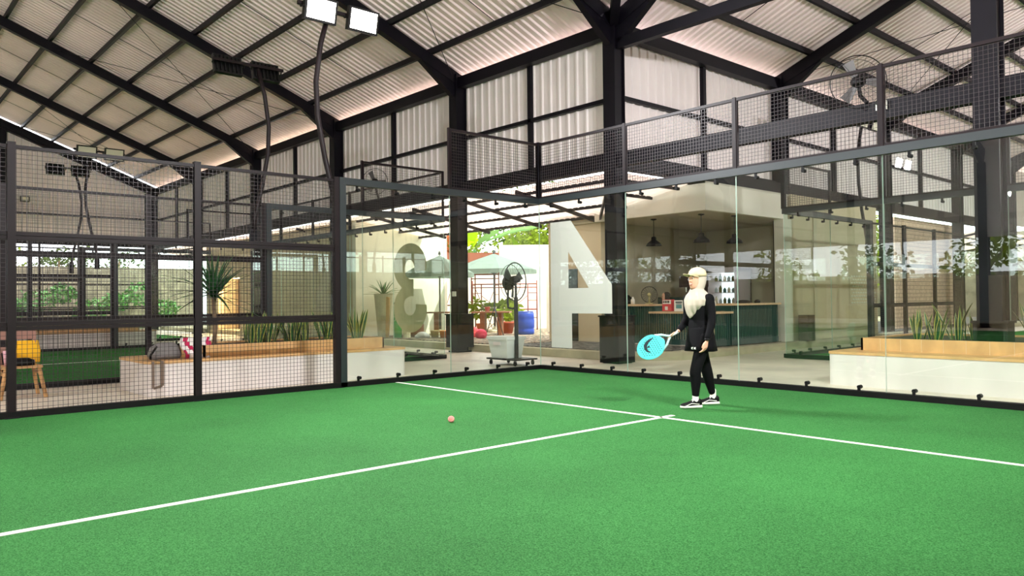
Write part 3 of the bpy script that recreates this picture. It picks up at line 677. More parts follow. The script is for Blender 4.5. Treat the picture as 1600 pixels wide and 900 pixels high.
def leaf_cloud(mb, c, r, n, s, R):
    for _ in range(n):
        a = R.uniform(0, 2*PI); b = math.acos(R.uniform(-1, 1)); q = r*R.uniform(.55, 1)**.6
        p = Vector(c)+Vector((math.sin(b)*math.cos(a)*q, math.sin(b)*math.sin(a)*q, math.cos(b)*q*.8))
        d = Vector((R.uniform(-1,1), R.uniform(-1,1), R.uniform(-1,.4))).normalized(); t = d.cross(Vector((R.uniform(-1,1), R.uniform(-1,1), R.uniform(-1,1)))).normalized(); L = s*R.uniform(.7, 1.4)
        mb.add([p, p+d*L*.5+t*L*.28, p+d*L, p+d*L*.5-t*L*.28], [(0,1,2,3)])
def tree(x, y, h, r, label, m, seed, n=900, s=.22, group='trees beyond the yard wall', z0=0):
    R = random.Random(seed); t = thing('leafy_tree', label, 'tree', (x, y, z0), group)
    tr = MB().tube([(x,y,z0),(x+.1,y,z0+h*.4),(x,y+.1,z0+h*.8)], [.14,.11,.05], 8)
    mb = MB()
    for k in range(7):
        a = k*2.4; q = r*.62*(k/7)**.5; c = (x+q*math.cos(a), y+q*math.sin(a), z0+h*.62+R.uniform(-.25,.42)*h*.6)
        leaf_cloud(mb, c, r*.62, n//7, s, R); tr.tube([(x,y,z0+h*.5), c], [.06,.02], 5)
    tr.build('trunk', MT['bark'], t); mb.build('crown', MT[m], t); return t
TR = [(-17.2,10.6,5.4,1.9,'leaf_t','broad yellow-green tree behind the brick-topped wall'), (-14.9,13.6,6.6,2.6,'leaf_t2','tall olive tree rising behind the banana plants'),
      (-12.7,14.8,6.4,2.4,'leaf_t','tall light-green tree behind the white yard wall'), (-10.2,15.8,6.0,2.1,'leaf_t','light-green tree next to the cafe end wall'), (-20.0,8.6,5.0,1.9,'leaf_t2','olive tree behind the cream building'),
      (-7.0,18.6,5.8,2.0,'leaf_t2','olive tree hidden partly by the cafe'), (-13.4,12.2,4.6,1.9,'leaf_t','bushy low tree close behind the white yard wall'), (-11.0,13.2,4.7,1.8,'leaf_t2','dark bushy tree close behind the white wall near the cafe'),
      (-16.2,8.6,4.4,1.7,'leaf_t2','dark bushy tree close behind the brick-topped wall'), (-8.6,15.6,5.2,1.7,'leaf_t','bright bushy tree at the end of the white wall by the cafe')]
for k, a in enumerate(TR): tree(a[0], a[1], a[2], a[3], a[5], a[4], 100+k, 2600, .2)
def banana(x, y, h, leaves, label, m='leaf_b'):
    t = thing('banana_plant', label, 'banana plant', (x, y, 0), 'banana plants over the yard wall')
    MB().tube([(x,y,0),(x+.05,y,h*.5),(x,y,h)], [.14,.11,.06], 10).build('stem', MT['leaf'], t, True)
    for az, el, L, w, droop, mm in leaves:
        az = math.radians(az); el = math.radians(el); d = Vector((math.cos(az)*math.cos(el), math.sin(az)*math.cos(el), math.sin(el))); s = Vector((-math.sin(az), math.cos(az), 0)); p = Vector((x,y,h)); vs = []; n = 10
        for i in range(n+1):
            tt = i/n; c = p+d*L*tt-Vector((0,0,droop*L*tt*tt)); ww = w*min(1, max(0, (tt-.12)*4))*(1-max(0, tt-.75)**2*15)*.5+.012
            ww *= (.86 if i % 2 else 1)
            vs += [c-s*ww-Vector((0,0,ww*.35)), c, c+s*ww-Vector((0,0,ww*.35))]
        mb = MB().add(vs, [(i*3+j, i*3+j+1, i*3+j+4, i*3+j+3) for i in range(n) for j in range(2)]); mb.build('leaf', MT[mm or m], t, True)
    return t
banana(-13.3,9.2,3.2,[(50,38,3.3,.8,.35,'leaf_bp'),(10,50,1.9,.6,.4,'leaf_bp'),(290,66,2.2,.8,.35,None),(300,40,2.3,.75,.7,None),(150,50,2,.5,.4,None)],'banana plant with broad torn leaves behind the yard wall umbrella')
banana(-12.1,11.0,2.5,[(250,62,1.6,.5,.1,None),(320,20,1.6,.5,.5,None),(80,55,1.7,.5,.4,'leaf_bp'),(200,40,1.8,.5,.5,'leaf_bp')],'smaller banana plant behind the white part of the yard wall')
banana(-15.2,7.2,2.7,[(300,55,1.7,.5,.3,None),(20,45,1.8,.5,.4,'leaf_bp'),(100,60,1.5,.5,.3,None),(220,40,1.7,.5,.5,'leaf_bp')],'banana plant beside the end of the cream wall')
R9 = random.Random(9); mb = MB(); leaf_cloud(mb, (-14.3,8.5,3.4), .6, 260, .2, R9); mb.tube([(-14.3,8.5,0),(-14.3,8.5,3.3)], .04, 6)
tag(mb.build('orange_shrub', MT['leaf_o']), 'orange-leaved shrub peeping over the brick-topped wall', 'shrub')
def umbrella(x, y, top, r, label, rz=0):
    t = thing('patio_umbrella', label, 'umbrella', (x, y, .16), 'patio umbrellas in the yard')
    MB().tube([(x,y,.16),(x,y,top)], .025, 10).lathe([(0,top),(.05,top+.02),(.02,top+.12),(0,top+.13)], (x,y,0), 10).build('pole', MT['steel_g'], t)
    MB().lathe([(.3,.16),(.3,.22),(.06,.26),(.03,.36)], (x,y,0), 20).build('base', MT['curb'], t)
    n = 8; vs = [(x,y,top)]; rim = []
    for k in range(n):
        a = rz+2*PI*k/n; vs.append((x+r*math.cos(a), y+r*math.sin(a), top-.55)); vs.append((x+r*.5*math.cos(a), y+r*.5*math.sin(a), top-.25))
    for k in range(n):
        a = rz+2*PI*k/n; vs.append((x+r*math.cos(a), y+r*math.sin(a), top-.68))
    fs = []
    for k in range(n):
        q = (k+1) % n; fs += [(0, 2+2*k, 2+2*q), (2+2*k, 1+2*k, 1+2*q, 2+2*q), (1+2*k, 17+k, 17+q, 1+2*q)]
    MB().add(vs, fs).build('canopy', MT['umb'], t)
    rb = MB()
    for k in range(n):
        a = rz+2*PI*k/n; rb.tube([(x,y,top-.04),(x+r*.5*math.cos(a),y+r*.5*math.sin(a),top-.28),(x+r*math.cos(a),y+r*math.sin(a),top-.57)], .009, 5).tube([(x,y,top-.7),(x+r*.45*math.cos(a),y+r*.45*math.sin(a),top-.26)], .007, 5)
    rb.build('rib', MT['steel_g'], t); return t
umbrella(-9.6, 7.05, 2.78, 1.45, 'pale green patio umbrella seen past the boxed column', .2)
umbrella(-9.1, 4.45, 2.62, 1.1, 'pale green patio umbrella overlapped by the number 3', .4)
def table(x, y, rz, label):
    t = thing('slab_table', label, 'table', (x, y, .165), 'wooden tables in the yard', rz); q = MB()
    q.box(-.58,.58,-.35,.35,.68,.72); o = q.build('table_top', MT['tablewood'], None); o.parent = t; o.location = (0,0,0)
    o.data.transform(Matrix.Translation((0,0,.68)))
    for s in (-.26, .26):
        l = MB().box(s-.07, s+.07, -.26, .26, .0, .68).build('leg', MT['tablewood'], None); l.parent = t; l.location = (0,0,0); l.data.transform(Matrix.Translation((s,0,0)))
    return t
table(-7.95, 5.55, .75, 'wooden slab-legged table right of the boxed column')
table(-9.2, 4.75, .75, 'wooden slab-legged table left of the boxed column')
tag(MB().lathe([(.0,.9),(.06,.9),(.09,1.03),(.1,1.04),(.07,1.03),(0,1.0)], (-8.1,5.5,-.015), 12).build('clay_bowl', MT['terra'], None, True), 'small terracotta pot standing on the slab table', 'pot')
t = thing('blue_barrel', 'blue plastic barrel with a pale worn foot on the gravel', 'barrel', (-7.35,6.4,.17))
MB().lathe([(.22,.165),(.255,.2),(.26,.32),(.245,.34),(.262,.38),(.27,.6),(.255,.64),(.262,.68),(.25,.82),(.21,.87),(0,.87)], (-7.35,6.4,0), 24).build('body', MT['blue'], t, True)
MB().ring((-7.35,6.4,.86), .22, .018, 'z', 24).build('rim', MT['blue'], t, True)
t = thing('flower_pot', 'orange clay flower pot on the gravel left of the blue barrel', 'pot', (-8.3,6.5,.17))
MB().lathe([(.14,.165),(.22,.48),(.25,.48),(.25,.55),(.2,.55),(.18,.5),(0,.5)], (-8.3,6.5,0), 18).build('body', MT['terra'], t, True)
mb = MB(); leaf_cloud(mb, (-8.3,6.5,.85), .32, 120, .16, R9); mb.build('foliage', MT['leaf_t'], t)
for k, (x, y) in enumerate(((-9.5,7.6),(-10.1,6.9),(-6.6,8.2))):
    t = thing('potted_shrub', 'loose potted shrub by the yard wall, %s' % ('behind the slab table', 'beside the scaffold frame', 'near the white upright boards')[k], 'potted shrub', (x,y,.17))
    MB().lathe([(.13,.165),(.19,.45),(.16,.45),(0,.42)], (x,y,0), 14).build('pot', MT['terra'], t, True)
    mb = MB(); leaf_cloud(mb, (x,y,.95), .42, 170, .2, R9); mb.tube([(x,y,.4),(x,y,.9)], .015, 5); mb.build('foliage', MT['leaf_t'], t)
def scaffold(p, q, h, label):
    p = Vector(p); q = Vector(q); d = q-p; z = Vector((0,0,1)); mb = MB()
    for a in (0, .14, .86, 1): mb.tube([p+d*a, p+d*a+z*(h if a in (0,1) else h*.93)], .022, 8)
    for f in (.93, .42): mb.tube([p+z*h*f, q+z*h*f], .022, 8)
    mb.tube([p+z*h*.86, q+z*h*.86], .018, 8)
    for f in (.25, .6, .75): mb.tube([p+z*h*f, p+d*.14+z*h*f], .014, 6).tube([q+z*h*f, q-d*.14+z*h*f], .014, 6)
    mb.tube([p+d*.14+z*h*.7, p+d*.8], .012, 6).tube([p+d*.86+z*h*.7, p+d*.2], .012, 6)
    return tag(mb.build('scaffold_frame', MT['rust'], None, True), label, 'scaffold frame', 'red scaffold frames in the yard')
scaffold((-11.2,7.4,.16), (-9.7,9.1,.16), 1.75, 'rusty red scaffold frame behind the umbrella and the slab table')
scaffold((-10.75,7.0,.16), (-10.0,7.6,.16), 2.1, 'taller rusty red scaffold frame in front of the pale wall')
scaffold((-11.9,6.3,.16), (-11.2,6.6,.16), 2.15, 'rusty red scaffold frame next to the cream wall end')
# ------------------------------------------------------------------ cooler fan by the court corner
t = thing('misting_fan', 'black misting fan on a post with a white water box outside the court corner', 'fan', (-1.15,.3,0))
MB().tube([(-.98,.3,.1),(-.98,.3,1.28)], .04, 12).tube([(-.98,.3,1.28),(-.98,.3,1.5)], .022, 10).build('post', MT['black'], t)
c = MB().box(-1.58,-.72,.05,.6,.09,.12)
for x, y in ((-1.5,.1),(-.8,.1),(-1.5,.55),(-.8,.55)): c.lathe([(0,-.015),(.03,.0),(.035,.03),(.03,.07),(.015,.09)], (x,y,0), 10)
c.build('trolley', MT['black'], t)
wb = MB().loft([((-1.27,.3,.12),(.24,0,0),(0,.17,0)), ((-1.27,.3,.13),(.255,0,0),(0,.185,0)), ((-1.27,.3,.44),(.3,0,0),(0,.22,0)), ((-1.27,.3,.47),(.32,0,0),(0,.24,0)), ((-1.27,.3,.52),(.32,0,0),(0,.24,0))], 4)
wb.xf(Matrix.Translation((-1.27,.3,0))@Matrix.Rotation(PI/4, 4, 'Z')@Matrix.Translation((1.27,-.3,0)))
b = MB().add([(-1.50,.12,.12),(-1.04,.12,.12),(-1.04,.48,.12),(-1.50,.48,.12),(-1.55,.07,.47),(-1.0,.07,.47),(-1.0,.53,.47),(-1.55,.53,.47)], [(3,2,1,0),(4,5,6,7),(0,1,5,4),(1,2,6,5),(2,3,7,6),(3,0,4,7)]).box(-1.57,-.98,.05,.55,.47,.53).build('water_box', MT['cooler'], t)
MB().box(-1.37,-1.17,.045,.065,.37,.43).build('grip', MT['sticker'], b)
mo = MB().ball((-1.2,.3,1.56), .11, .13, .15, 16, 10).ball((-1.0,.3,1.62), .13, .1, .075, 16, 8).tube([(-1.1,.3,1.56),(-.98,.3,1.52)], .03, 8)
mo.build('motor', MT['black'], t, True)
ho = MB().tube([(-1.2,.3,1.42),(-1.2,.28,1.2),(-1.16,.26,1.08),(-1.05,.28,1.06),(-.98,.3,1.1)], .02, 8); ho.build('hose', MT['black'], t, True)
FX = Matrix.Rotation(1.8, 3, 'Z'); ax = (FX@Vector((1,0,0)), Vector((0,0,1)))
gd = MB().ring((-1.13,.42,1.58), .37, .012, ax, 36, 6).ring((-1.13,.3,1.58), .33, .006, ax, 30, 5)
for k in range(24):
    a = 2*PI*k/24; e = ax[0]*math.cos(a)+ax[1]*math.sin(a); gd.tube([Vector((-1.13,.36,1.58))+e*.08, Vector((-1.13,.42,1.58))+e*.37], .003, 4, False)
gd.build('fan_guard', MT['blackm'], t)
bl = MB()
for k in range(3):
    a = 2*PI*k/3+.5; e = ax[0]*math.cos(a)+ax[1]*math.sin(a); n_ = ax[0].cross(ax[1]); f = (ax[0]*-math.sin(a)+ax[1]*math.cos(a)); o = Vector((-1.13,.36,1.58))
    bl.add([o+e*.05-f*.03+n_*.01, o+e*.3-f*.1+n_*.03, o+e*.31+f*.06-n_*.02, o+e*.05+f*.04-n_*.01], [(0,1,2,3)])
bl.build('fan_blade', mat('fan_blade', (70,78,78), .4), t)
# large beam fan, camera, socket
def beam_fan(c, r, label, axs, drop):
    c = Vector(c); t = thing('wall_fan', label, 'fan', tuple(c)); n_ = axs[0].cross(axs[1])
    g = MB().ring(c, r, .008, axs, 40, 5).ring(c-n_*.1, r*.92, .004, axs, 32, 4)
    for k in range(20):
        a = 2*PI*k/20; e = axs[0]*math.cos(a)+axs[1]*math.sin(a); g.tube([c+e*.06, c+e*r], .002, 4, False)
    g.build('fan_guard', MT['blackm'], t)
    MB().ball(c, .11, .1, .09, 14, 8).lathe([(.05,-.06),(.06,0),(0,.02)], c+n_*.1, 10).build('motor', MT['black'], t, True)
    MB().tube([c, c+Vector((0,.06,-drop*.6)), c+Vector((.1,.06,-drop))], .03, 8).build('bracket', MT['black'], t)
    b = MB()
    for k in range(3):
        a = 2*PI*k/3; e = axs[0]*math.cos(a)+axs[1]*math.sin(a); f = axs[1]*math.cos(a)-axs[0]*math.sin(a)
        b.add([c+e*.08-f*.04, c+e*r*.82-f*.11+n_*.02, c+e*r*.85+f*.05-n_*.02, c+e*.08+f*.04], [(0,1,2,3)])
    b.build('fan_blade', mat('fan_blade_grey', (84,82,82), .5), t)
beam_fan((4.95,1.75,4.36), .39, 'large round wire fan standing above the long girder', (Vector((.8,.6,0)), Vector((0,0,1))), .32)
beam_fan((-8.3,1.7,4.52), .36, 'round wire fan on the courtyard beam above the number 3', (Vector((.75,.66,0)), Vector((0,0,1))), .5)
t = thing('security_camera', 'small white security camera with a dark lens on the long girder', 'camera', (5.25,1.8,3.96))
MB().box(5.18,5.32,1.78,1.84,3.9,4.03).build('body', MT['line'], t); MB().lathe([(.03,0),(.03,.05),(0,.06)], (0,0,0), 12).xf(Matrix.Translation((5.22,1.79,4.0))@Matrix.Rotation(PI/2,4,'X')).build('lens', MT['black'], t)
tag(MB().box(-4.9,-4.78,1.745,1.78,1.33,1.45).build('wall_socket', MT['line']), 'small white socket on the boxed column by the gravel yard', 'socket')

fl = thing('small_floodlight', 'small square floodlight mounted on the gable wall', 'floodlight', (-28.3,-3.3,5.77))
MB().box(-28.42,-28.3,-3.47,-3.13,5.65,5.89).box(-28.64,-28.42,-3.33,-3.27,5.74,5.8).build('housing', MT['blackm'], fl); MB().box(-28.3,-28.29,-3.43,-3.17,5.69,5.85).build('lens', MT['lens_off'], fl)
# ------------------------------------------------------------------ bag, towel, chair by the left bench
t = thing('backpack', 'grey backpack slumped on the end of the white bench', 'backpack', (-1.45,-5.95,.455))
MB().loft([((-1.45,-5.95,.457),(.14,.03,0),(0,.2,0)), ((-1.45,-5.95,.52),(.16,.03,0),(0,.22,0)), ((-1.47,-5.94,.62),(.14,.03,0),(0,.19,0)), ((-1.5,-5.92,.68),(.07,.02,0),(0,.1,0))], 16).build('body', mat('backpack_grey', (120,116,116), .8), t, True)
MB().tube([(-1.3,-6.1,.64),(-1.25,-6.2,.52),(-1.3,-6.18,.47)], .015, 6).build('strap', MT['black'], t, True)
tw = MB(); vs = []; nx, nz = 14, 10
for i in range(nx+1):
    for j in range(nz+1):
        y = -5.76+.42*i/nx; z = .458+.29*j/nz; x = -1.2-.16*(j/nz)+.018*math.sin(i*1.3+j*.3)
        vs.append((x, y+.02*math.sin(j*.7), z))
for i in range(nx):
    for j in range(nz):
        tw.k = 1 if ((i+j//2) % 5) in (0, 1) and not (i > 9 and i < 12) else 0
        tw.add([vs[i*(nz+1)+j], vs[(i+1)*(nz+1)+j], vs[(i+1)*(nz+1)+j+1], vs[i*(nz+1)+j+1]], [(0,1,2,3)])
ox = len(tw.v)
o = tw.build('striped_towel', [mat('towel_white', (238,232,230), .9), mat('towel_red', (190,36,84), .9)]); md = o.modifiers.new('s', 'SOLIDIFY'); md.thickness = .02
tag(o, 'white and magenta striped towel draped beside the grey backpack', 'towel')
tag(MB().box(-.945,-.935,-6.16,-6.12,.13,.46).box(-.945,-.935,-6.27,-6.24,.1,.46).bar((-.94,-6.14,.13), (-.94,-6.25,.1), .01, .03).box(-1.3,-.94,-6.16,-6.12,.456,.462).build('hanging_strap', mat('strap_taupe', (128,110,98), .9)), 'taupe strap hanging down the end of the white bench', 'strap')
t = thing('wooden_chair', 'folding wooden chair with slanted legs behind the mesh fence', 'chair', (-2.3,-7.55,0))
wc = mat('chair_wood', (186,142,92), .55, var=.15, scale=8)
MB().box(-2.55,-2.05,-7.8,-7.33,.39,.42).build('seat', wc, t)
for sx, sy in ((-1,-1),(-1,1),(1,-1),(1,1)):
    MB().bar((-2.3+sx*.27,-7.56+sy*.26,-.015), (-2.3+sx*.2,-7.56+sy*.19,.39), .035).build('leg', wc, t)
MB().box(-2.5,-2.1,-7.79,-7.77,.3,.35).box(-2.5,-2.1,-7.36,-7.34,.3,.35).build('stretcher', wc, t)
MB().bar((-2.52,-7.75,.4), (-2.62,-7.78,.86), .035).bar((-2.52,-7.36,.4), (-2.62,-7.33,.86), .035).box(-2.64,-2.6,-7.78,-7.33,.76,.88).box(-2.61,-2.57,-7.78,-7.33,.58,.66).build('backrest', mat('chair_back', (150,110,98), .7), t)
tag(MB().loft([((-2.55,-7.42,.43),(.04,0,0),(0,.14,0)), ((-2.56,-7.42,.6),(.045,0,0),(0,.15,0)), ((-2.6,-7.42,.74),(.03,0,0),(0,.13,0))], 12).build('yellow_towel', mat('cloth_yellow', (236,178,30), .9), None, True), 'mustard yellow cloth bundled against the chair back', 'cloth')
tag(MB().lathe([(.06,.425),(.075,.6),(.075,.62),(0,.62)], (-2.3,-7.68,0), 16).build('pink_cup', mat('cup_pink', (244,190,206), .5), None, True), 'pink tumbler standing on the wooden chair seat', 'cup')
tag(MB().loft([((-2.25,-7.55,.422),(.16,0,0),(0,.16,0)), ((-2.25,-7.55,.49),(.15,0,0),(0,.15,0)), ((-2.25,-7.55,.52),(.08,0,0),(0,.08,0))], 12).build('black_pouch', MT['black'], None, True), 'black pouch lying on the wooden chair seat', 'pouch')
# ------------------------------------------------------------------ ball
t = MB().ball((3.69,-4.78,.033), .033, n=20, m=12).build('padel_ball', mat('ball_coral', (238,146,136), .9, bump=.4, bscale=300), None, True)
tag(t, 'small coral pink ball lying on the green turf', 'ball')
MB().tube([Vector((3.69,-4.78,.033))+Vector((.0335*math.cos(a)*math.cos(.5*math.sin(2*a)), .0335*math.sin(a)*math.cos(.5*math.sin(2*a)), .0335*math.sin(.5*math.sin(2*a)))) for a in [2*PI*k/40 for k in range(41)]], .0012, 4).build('seam', mat('ball_seam', (246,214,206), .8), t)
# ------------------------------------------------------------------ cafe
FX0, FX1, FY0, FY1 = -2.75, .4, 4.55, 7.7
struct(MB().box(-4.6, FX0, 4.72, 4.86, .15, 3.32).build('wall_cafe_end', MT['wallc']))
dr = MB().box(-3.95, -3.55, 4.70, 4.72, .17, 2.0).build('door_3', mat('door_dark_glass', (26, 34, 30), .12)); struct(dr)
struct(MB().box(-4.6, -4.46, 4.86, 9.4, .15, 3.5).build('wall_cafe_outer', MT['wallc']))
struct(MB().box(FX0-.14, FX0, 4.86, 9.2, .15, 3.12).build('wall_cafe_left', MT['cafe_in']))
struct(MB().box(-4.5, .45, 9.2, 9.35, .15, 3.7).build('wall_cafe_back', MT['cafe_in']))
struct(MB().box(FX0-.05, FX1, FY0, FY0+.12, 3.12, 3.74).box(FX1-.12, FX1, FY0+.12, 8.0, 3.12, 3.74).build('trim_1', MT['cafe_white']))
struct(MB().box(-4.6, FX1-.12, FY0+.12, 9.35, 3.12, 3.2).build('ceiling_cafe', MT['cafe_in']))
struct(MB().box(-4.6, FX1, FY0, 9.35, 3.7, 3.74).build('ceiling_cafe_roof', MT['cafe_white']))
struct(MB().box(.2, .45, 7.7, 8.1, .15, 3.12).build('pillar_cafe', MT['cafe_white']))
struct(MB().box(.25, .42, 8.1, 12.95, .0, 3.75).build('wall_yard_side', MT['wallc']))
struct(MB().prism([(-4.5,4.75),(.35,4.75),(.35,9.2),(-4.5,9.2)], .15, .175).build('floor_cafe', MT['concrete']))
# counter of three runs under separate tops
def counter(name, label, x0, x1, y0, y1, zt, face, slats, gaps=False):
    t = thing(name, label, 'counter', ((x0+x1)/2, (y0+y1)/2, .17), 'counter runs of the cafe')
    MB().box(x0, x1, y0, y1, .175, zt).build('body', MT['green_back' if gaps else 'green_slat'], t)
    s = MB(); w = .04
    for f in face:
        if f == 'y':
            n = int((x1-x0)/.065)
            for k in range(n): x = x0+(k+.5)*(x1-x0)/n; s.box(x-.02, x+.02, y0-.025, y0, .3, zt)
        else:
            n = int((y1-y0)/.065)
            for k in range(n): y = y0+(k+.5)*(y1-y0)/n; s.box(x1, x1+.025, y-.02, y+.02, .3, zt)
    s.build('slat', MT['green_slat'], t)
    k = MB().box(x0-(.0), x1+(.03 if 'x' in face else 0), y0-(.03 if 'y' in face else 0), y1, .175, .3); k.build('plinth', MT['green_slat'], t)
    MB().box(x0-.02, x1+(.1 if 'x' in face else .02), y0-(.1 if 'y' in face else .0), y1+.02, zt, zt+.045).build('counter_top', MT['woodtop'], t)
    return t
counter('cafe_counter', 'tall dark green slatted cafe counter beside the column', FX0+.04, -1.28, 4.78, 5.4, 1.05, ('y',), 1)
counter('cafe_counter', 'lower slatted green cafe counter in the middle with small boxes on it', -1.26, .42, 4.78, 5.36, .88, ('y', 'x'), 1, True)
counter('cafe_counter', 'tall dark green cafe counter at the far right end by the white pillar', -.15, .42, 5.4, 7.4, 1.05, ('x',), 1)
# pendant lamps
def pendant(x, y, label):
    t = thing('pendant_lamp', label, 'lamp', (x,y,2.48), 'black pendant lamps over the cafe counter')
    MB().tube([(x,y,2.66),(x,y,3.11)], .008, 6).lathe([(0,3.08),(.07,3.1),(.07,3.12)], (x,y,0), 14).build('cord', MT['black'], t)
    MB().lathe([(.19,2.48),(.17,2.53),(.1,2.59),(.06,2.62),(.06,2.68),(.03,2.7),(0,2.7)], (x,y,0), 22).build('lamp_shade', MT['black'], t, True)
    MB().ball((x,y,2.53), .05, n=10, m=6).build('bulb', MT['lens_off'], t, True); return t
pendant(-1.5, 5.2, 'black pendant lamp nearest the column over the tall counter'); pendant(-.16, 5.2, "black pendant lamp above the woman's cap"); pendant(.12, 6.1, 'black pendant lamp over the far end of the cafe counter')
# things on and behind the counter
def carton(x, y, z, w, d, h, m, bands, name, label):
    o = MB().box(x-w/2, x+w/2, y-d/2, y+d/2, z, z+h).build(name, m); tag(o, label, 'box')
    for (a, b, c, e, mm) in bands: MB().box(x-w/2+w*a, x-w/2+w*b, y-d/2-.003, y-d/2, z+h*c, z+h*e).build('print', mm, o)
    return o
mr_, mw, mg, mk = mat('print_red', (206,72,76), .6), mat('print_white', (240,236,228), .6), mat('print_teal', (96,150,150), .6), mat('print_dark', (60,66,72), .6)
carton(-.95, 5.0, .93, .26, .12, .27, mr_, [(.05,.95,.62,.95,mw), (.1,.25,.7,.9,mr_), (.32,.5,.7,.9,mr_), (.58,.78,.7,.9,mr_), (.3,.6,.1,.4,mw)], 'red_box', 'red and cream box on the low counter, first from the table fan')
carton(-.62, 5.0, .93, .26, .1, .25, mw, [(.15,.85,.75,.88,mk), (.2,.8,.25,.6,mg), (.2,.8,.64,.7,mk)], 'white_box', 'white box with a grey-green print next to the red box')
carton(-.4, 5.05, .93, .12, .1, .14, mat('print_pink', (214,170,150), .6), [], 'small_box', 'small pinkish box behind the white box on the low counter')
carton(-.02, 5.0, .93, .32, .12, .12, mat('print_green', (120,150,84), .6), [(.1,.5,.2,.8,mw), (.6,.9,.3,.6,mw)], 'green_packet', 'flat green and white packet on the low counter beside the woman')
t = thing('table_fan', 'round black table fan standing on the tall counter', 'fan', (-1.62,5.15,1.1))
af = (Vector((.8,.6,0)), Vector((0,0,1))); c0 = Vector((-1.62,5.15,1.32)); g = MB().ring(c0, .19, .008, af, 30, 5)
for k in range(18): a = 2*PI*k/18; e = af[0]*math.cos(a)+af[1]*math.sin(a); g.tube([c0+e*.03, c0+e*.19], .0025, 4, False)
g.build('fan_guard', MT['blackm'], t); MB().ball(c0, .05, n=12, m=8).tube([c0, c0-Vector((0,0,.2))], .02, 8).lathe([(.1,1.097),(.1,1.115),(.03,1.13)], (-1.62,5.15,0), 16).build('base', mat('fan_beige', (176,168,120), .5), t, True)
tag(MB().loft([((-2.3,5.1,1.097),(.2,0,0),(0,.14,0)), ((-2.3,5.1,1.2),(.2,0,0),(0,.14,0)), ((-2.32,5.1,1.32),(.1,0,0),(0,.08,0))], 12).build('black_bag', MT['black'], None, True), 'black bag on the tall counter behind the column', 'bag')
tag(MB().lathe([(.05,1.097),(.05,1.2),(.02,1.24),(.02,1.27),(0,1.27)], (-2.0,5.0,0), 12).build('hand_pump_bottle', mw, None, True), 'white pump bottle on the tall counter beside the black bag', 'bottle')
tag(MB().ball((.2,6.3,1.12), .06, .3, .05, 12, 6).ball((.2,6.9,1.12), .05, .12, .06, 10, 6).build('black_cap_heap', MT['black'], None, True), 'flat black caps lying on the far end of the counter', 'cap')
# fridge, coffee machine, back shelf
t = thing('display_fridge', 'white glass-door display fridge lit inside behind the counter', 'fridge', (-1.55,8.4,.175))
MB().box(-1.98,-1.1,8.1,8.14,.3,.36).box(-2.0,-1.95,8.1,8.8,.175,2.0).box(-1.15,-1.1,8.1,8.8,.175,2.0).box(-2.0,-1.1,8.75,8.8,.175,2.0).box(-2.0,-1.1,8.1,8.8,1.92,2.02).box(-2.0,-1.1,8.1,8.8,.175,.4).build('cabinet', MT['sticker'], t)
sh = MB()
for z in (.75, 1.05, 1.35, 1.65): sh.box(-1.95,-1.15,8.2,8.75,z,z+.015)
sh.build('shelf', MT['sticker'], t)
MB().box(-1.95,-1.15,8.72,8.745,.4,1.92).build('light_panel', mat('fridge_light', (226,240,244), .5, emit=1.1), t)
mb = MB().box(-2.0,-1.1,8.06,8.1,.4,.44).box(-2.0,-1.1,8.06,8.1,1.88,1.92).box(-2.0,-1.95,8.06,8.1,.4,1.92).box(-1.15,-1.1,8.06,8.1,.4,1.92); mb.build('door_frame', MT['sticker'], t)
R8 = random.Random(8); cols = [mat('carton_%s' % n_, c, .5) for n_, c in (('teal',(70,120,110)),('cream',(230,220,190)),('clear',(190,205,200)),('olive',(120,120,60)))]
for zi, z in enumerate((.765, 1.065, 1.365, 1.665)):
    for k in range(6):
        x = -1.88+k*.13; h = R8.uniform(.12, .2)
        b = MB().lathe([(.04,z),(.042,z+h*.65),(.018,z+h*.85),(.018,z+h),(0,z+h)], (x,8.35,0), 10).build('bottle', cols[(k+zi) % 4], None, True)
        tag(b, 'small bottle standing inside the display fridge', 'bottle', 'bottles in the display fridge')
t = thing('coffee_machine', "dark coffee machine behind the counter beside the woman's face", 'coffee machine', (-1.55,6.9,.175))
MB().box(-1.85,-1.3,6.7,7.2,.175,1.05).build('cabinet', MT['steel_g'], t)
MB().box(-1.85,-1.3,6.7,7.1,1.05,1.12).box(-1.85,-1.3,6.95,7.1,1.12,1.5).box(-1.87,-1.28,6.68,7.1,1.5,1.78).build('body', mat('machine_maroon', (56,36,38), .4), t)
MB().tube([(-1.7,6.75,1.5),(-1.7,6.75,1.38)], .03, 8).tube([(-1.45,6.75,1.5),(-1.45,6.75,1.38)], .03, 8).build('spout', MT['chrome'], t)
t = thing('back_cabinet', 'dark green cabinet with glass doors behind the cafe counter', 'cabinet', (-2.3,7.0,.175))
MB().box(-2.72,-1.92,6.9,7.3,.175,1.25).build('body', mat('cabinet_green', (36,62,54), .4), t); MB().box(-2.7,-2.33,6.88,6.9,.25,1.2).box(-2.31,-1.94,6.88,6.9,.25,1.2).build('door', mat('cabinet_glass_dark', (44,70,66), .15), t)
tag(MB().loft([((-.55,6.2,.175),(.3,0,0),(0,.2,0)), ((-.55,6.2,.95),(.3,0,0),(0,.2,0)), ((-.55,6.2,1.0),(.24,0,0),(0,.16,0))], 4).build('green_crate', mat('crate_green', (40,86,66), .7)), "dark green crate behind the counter at the woman's shoulder", 'crate')
for k, y in enumerate((8.35,)): tag(MB().box(.5,.75,8.25,8.6,.15,.78).build('black_speaker', MT['black']), 'black speaker box on the kerb past the white pillar', 'speaker')
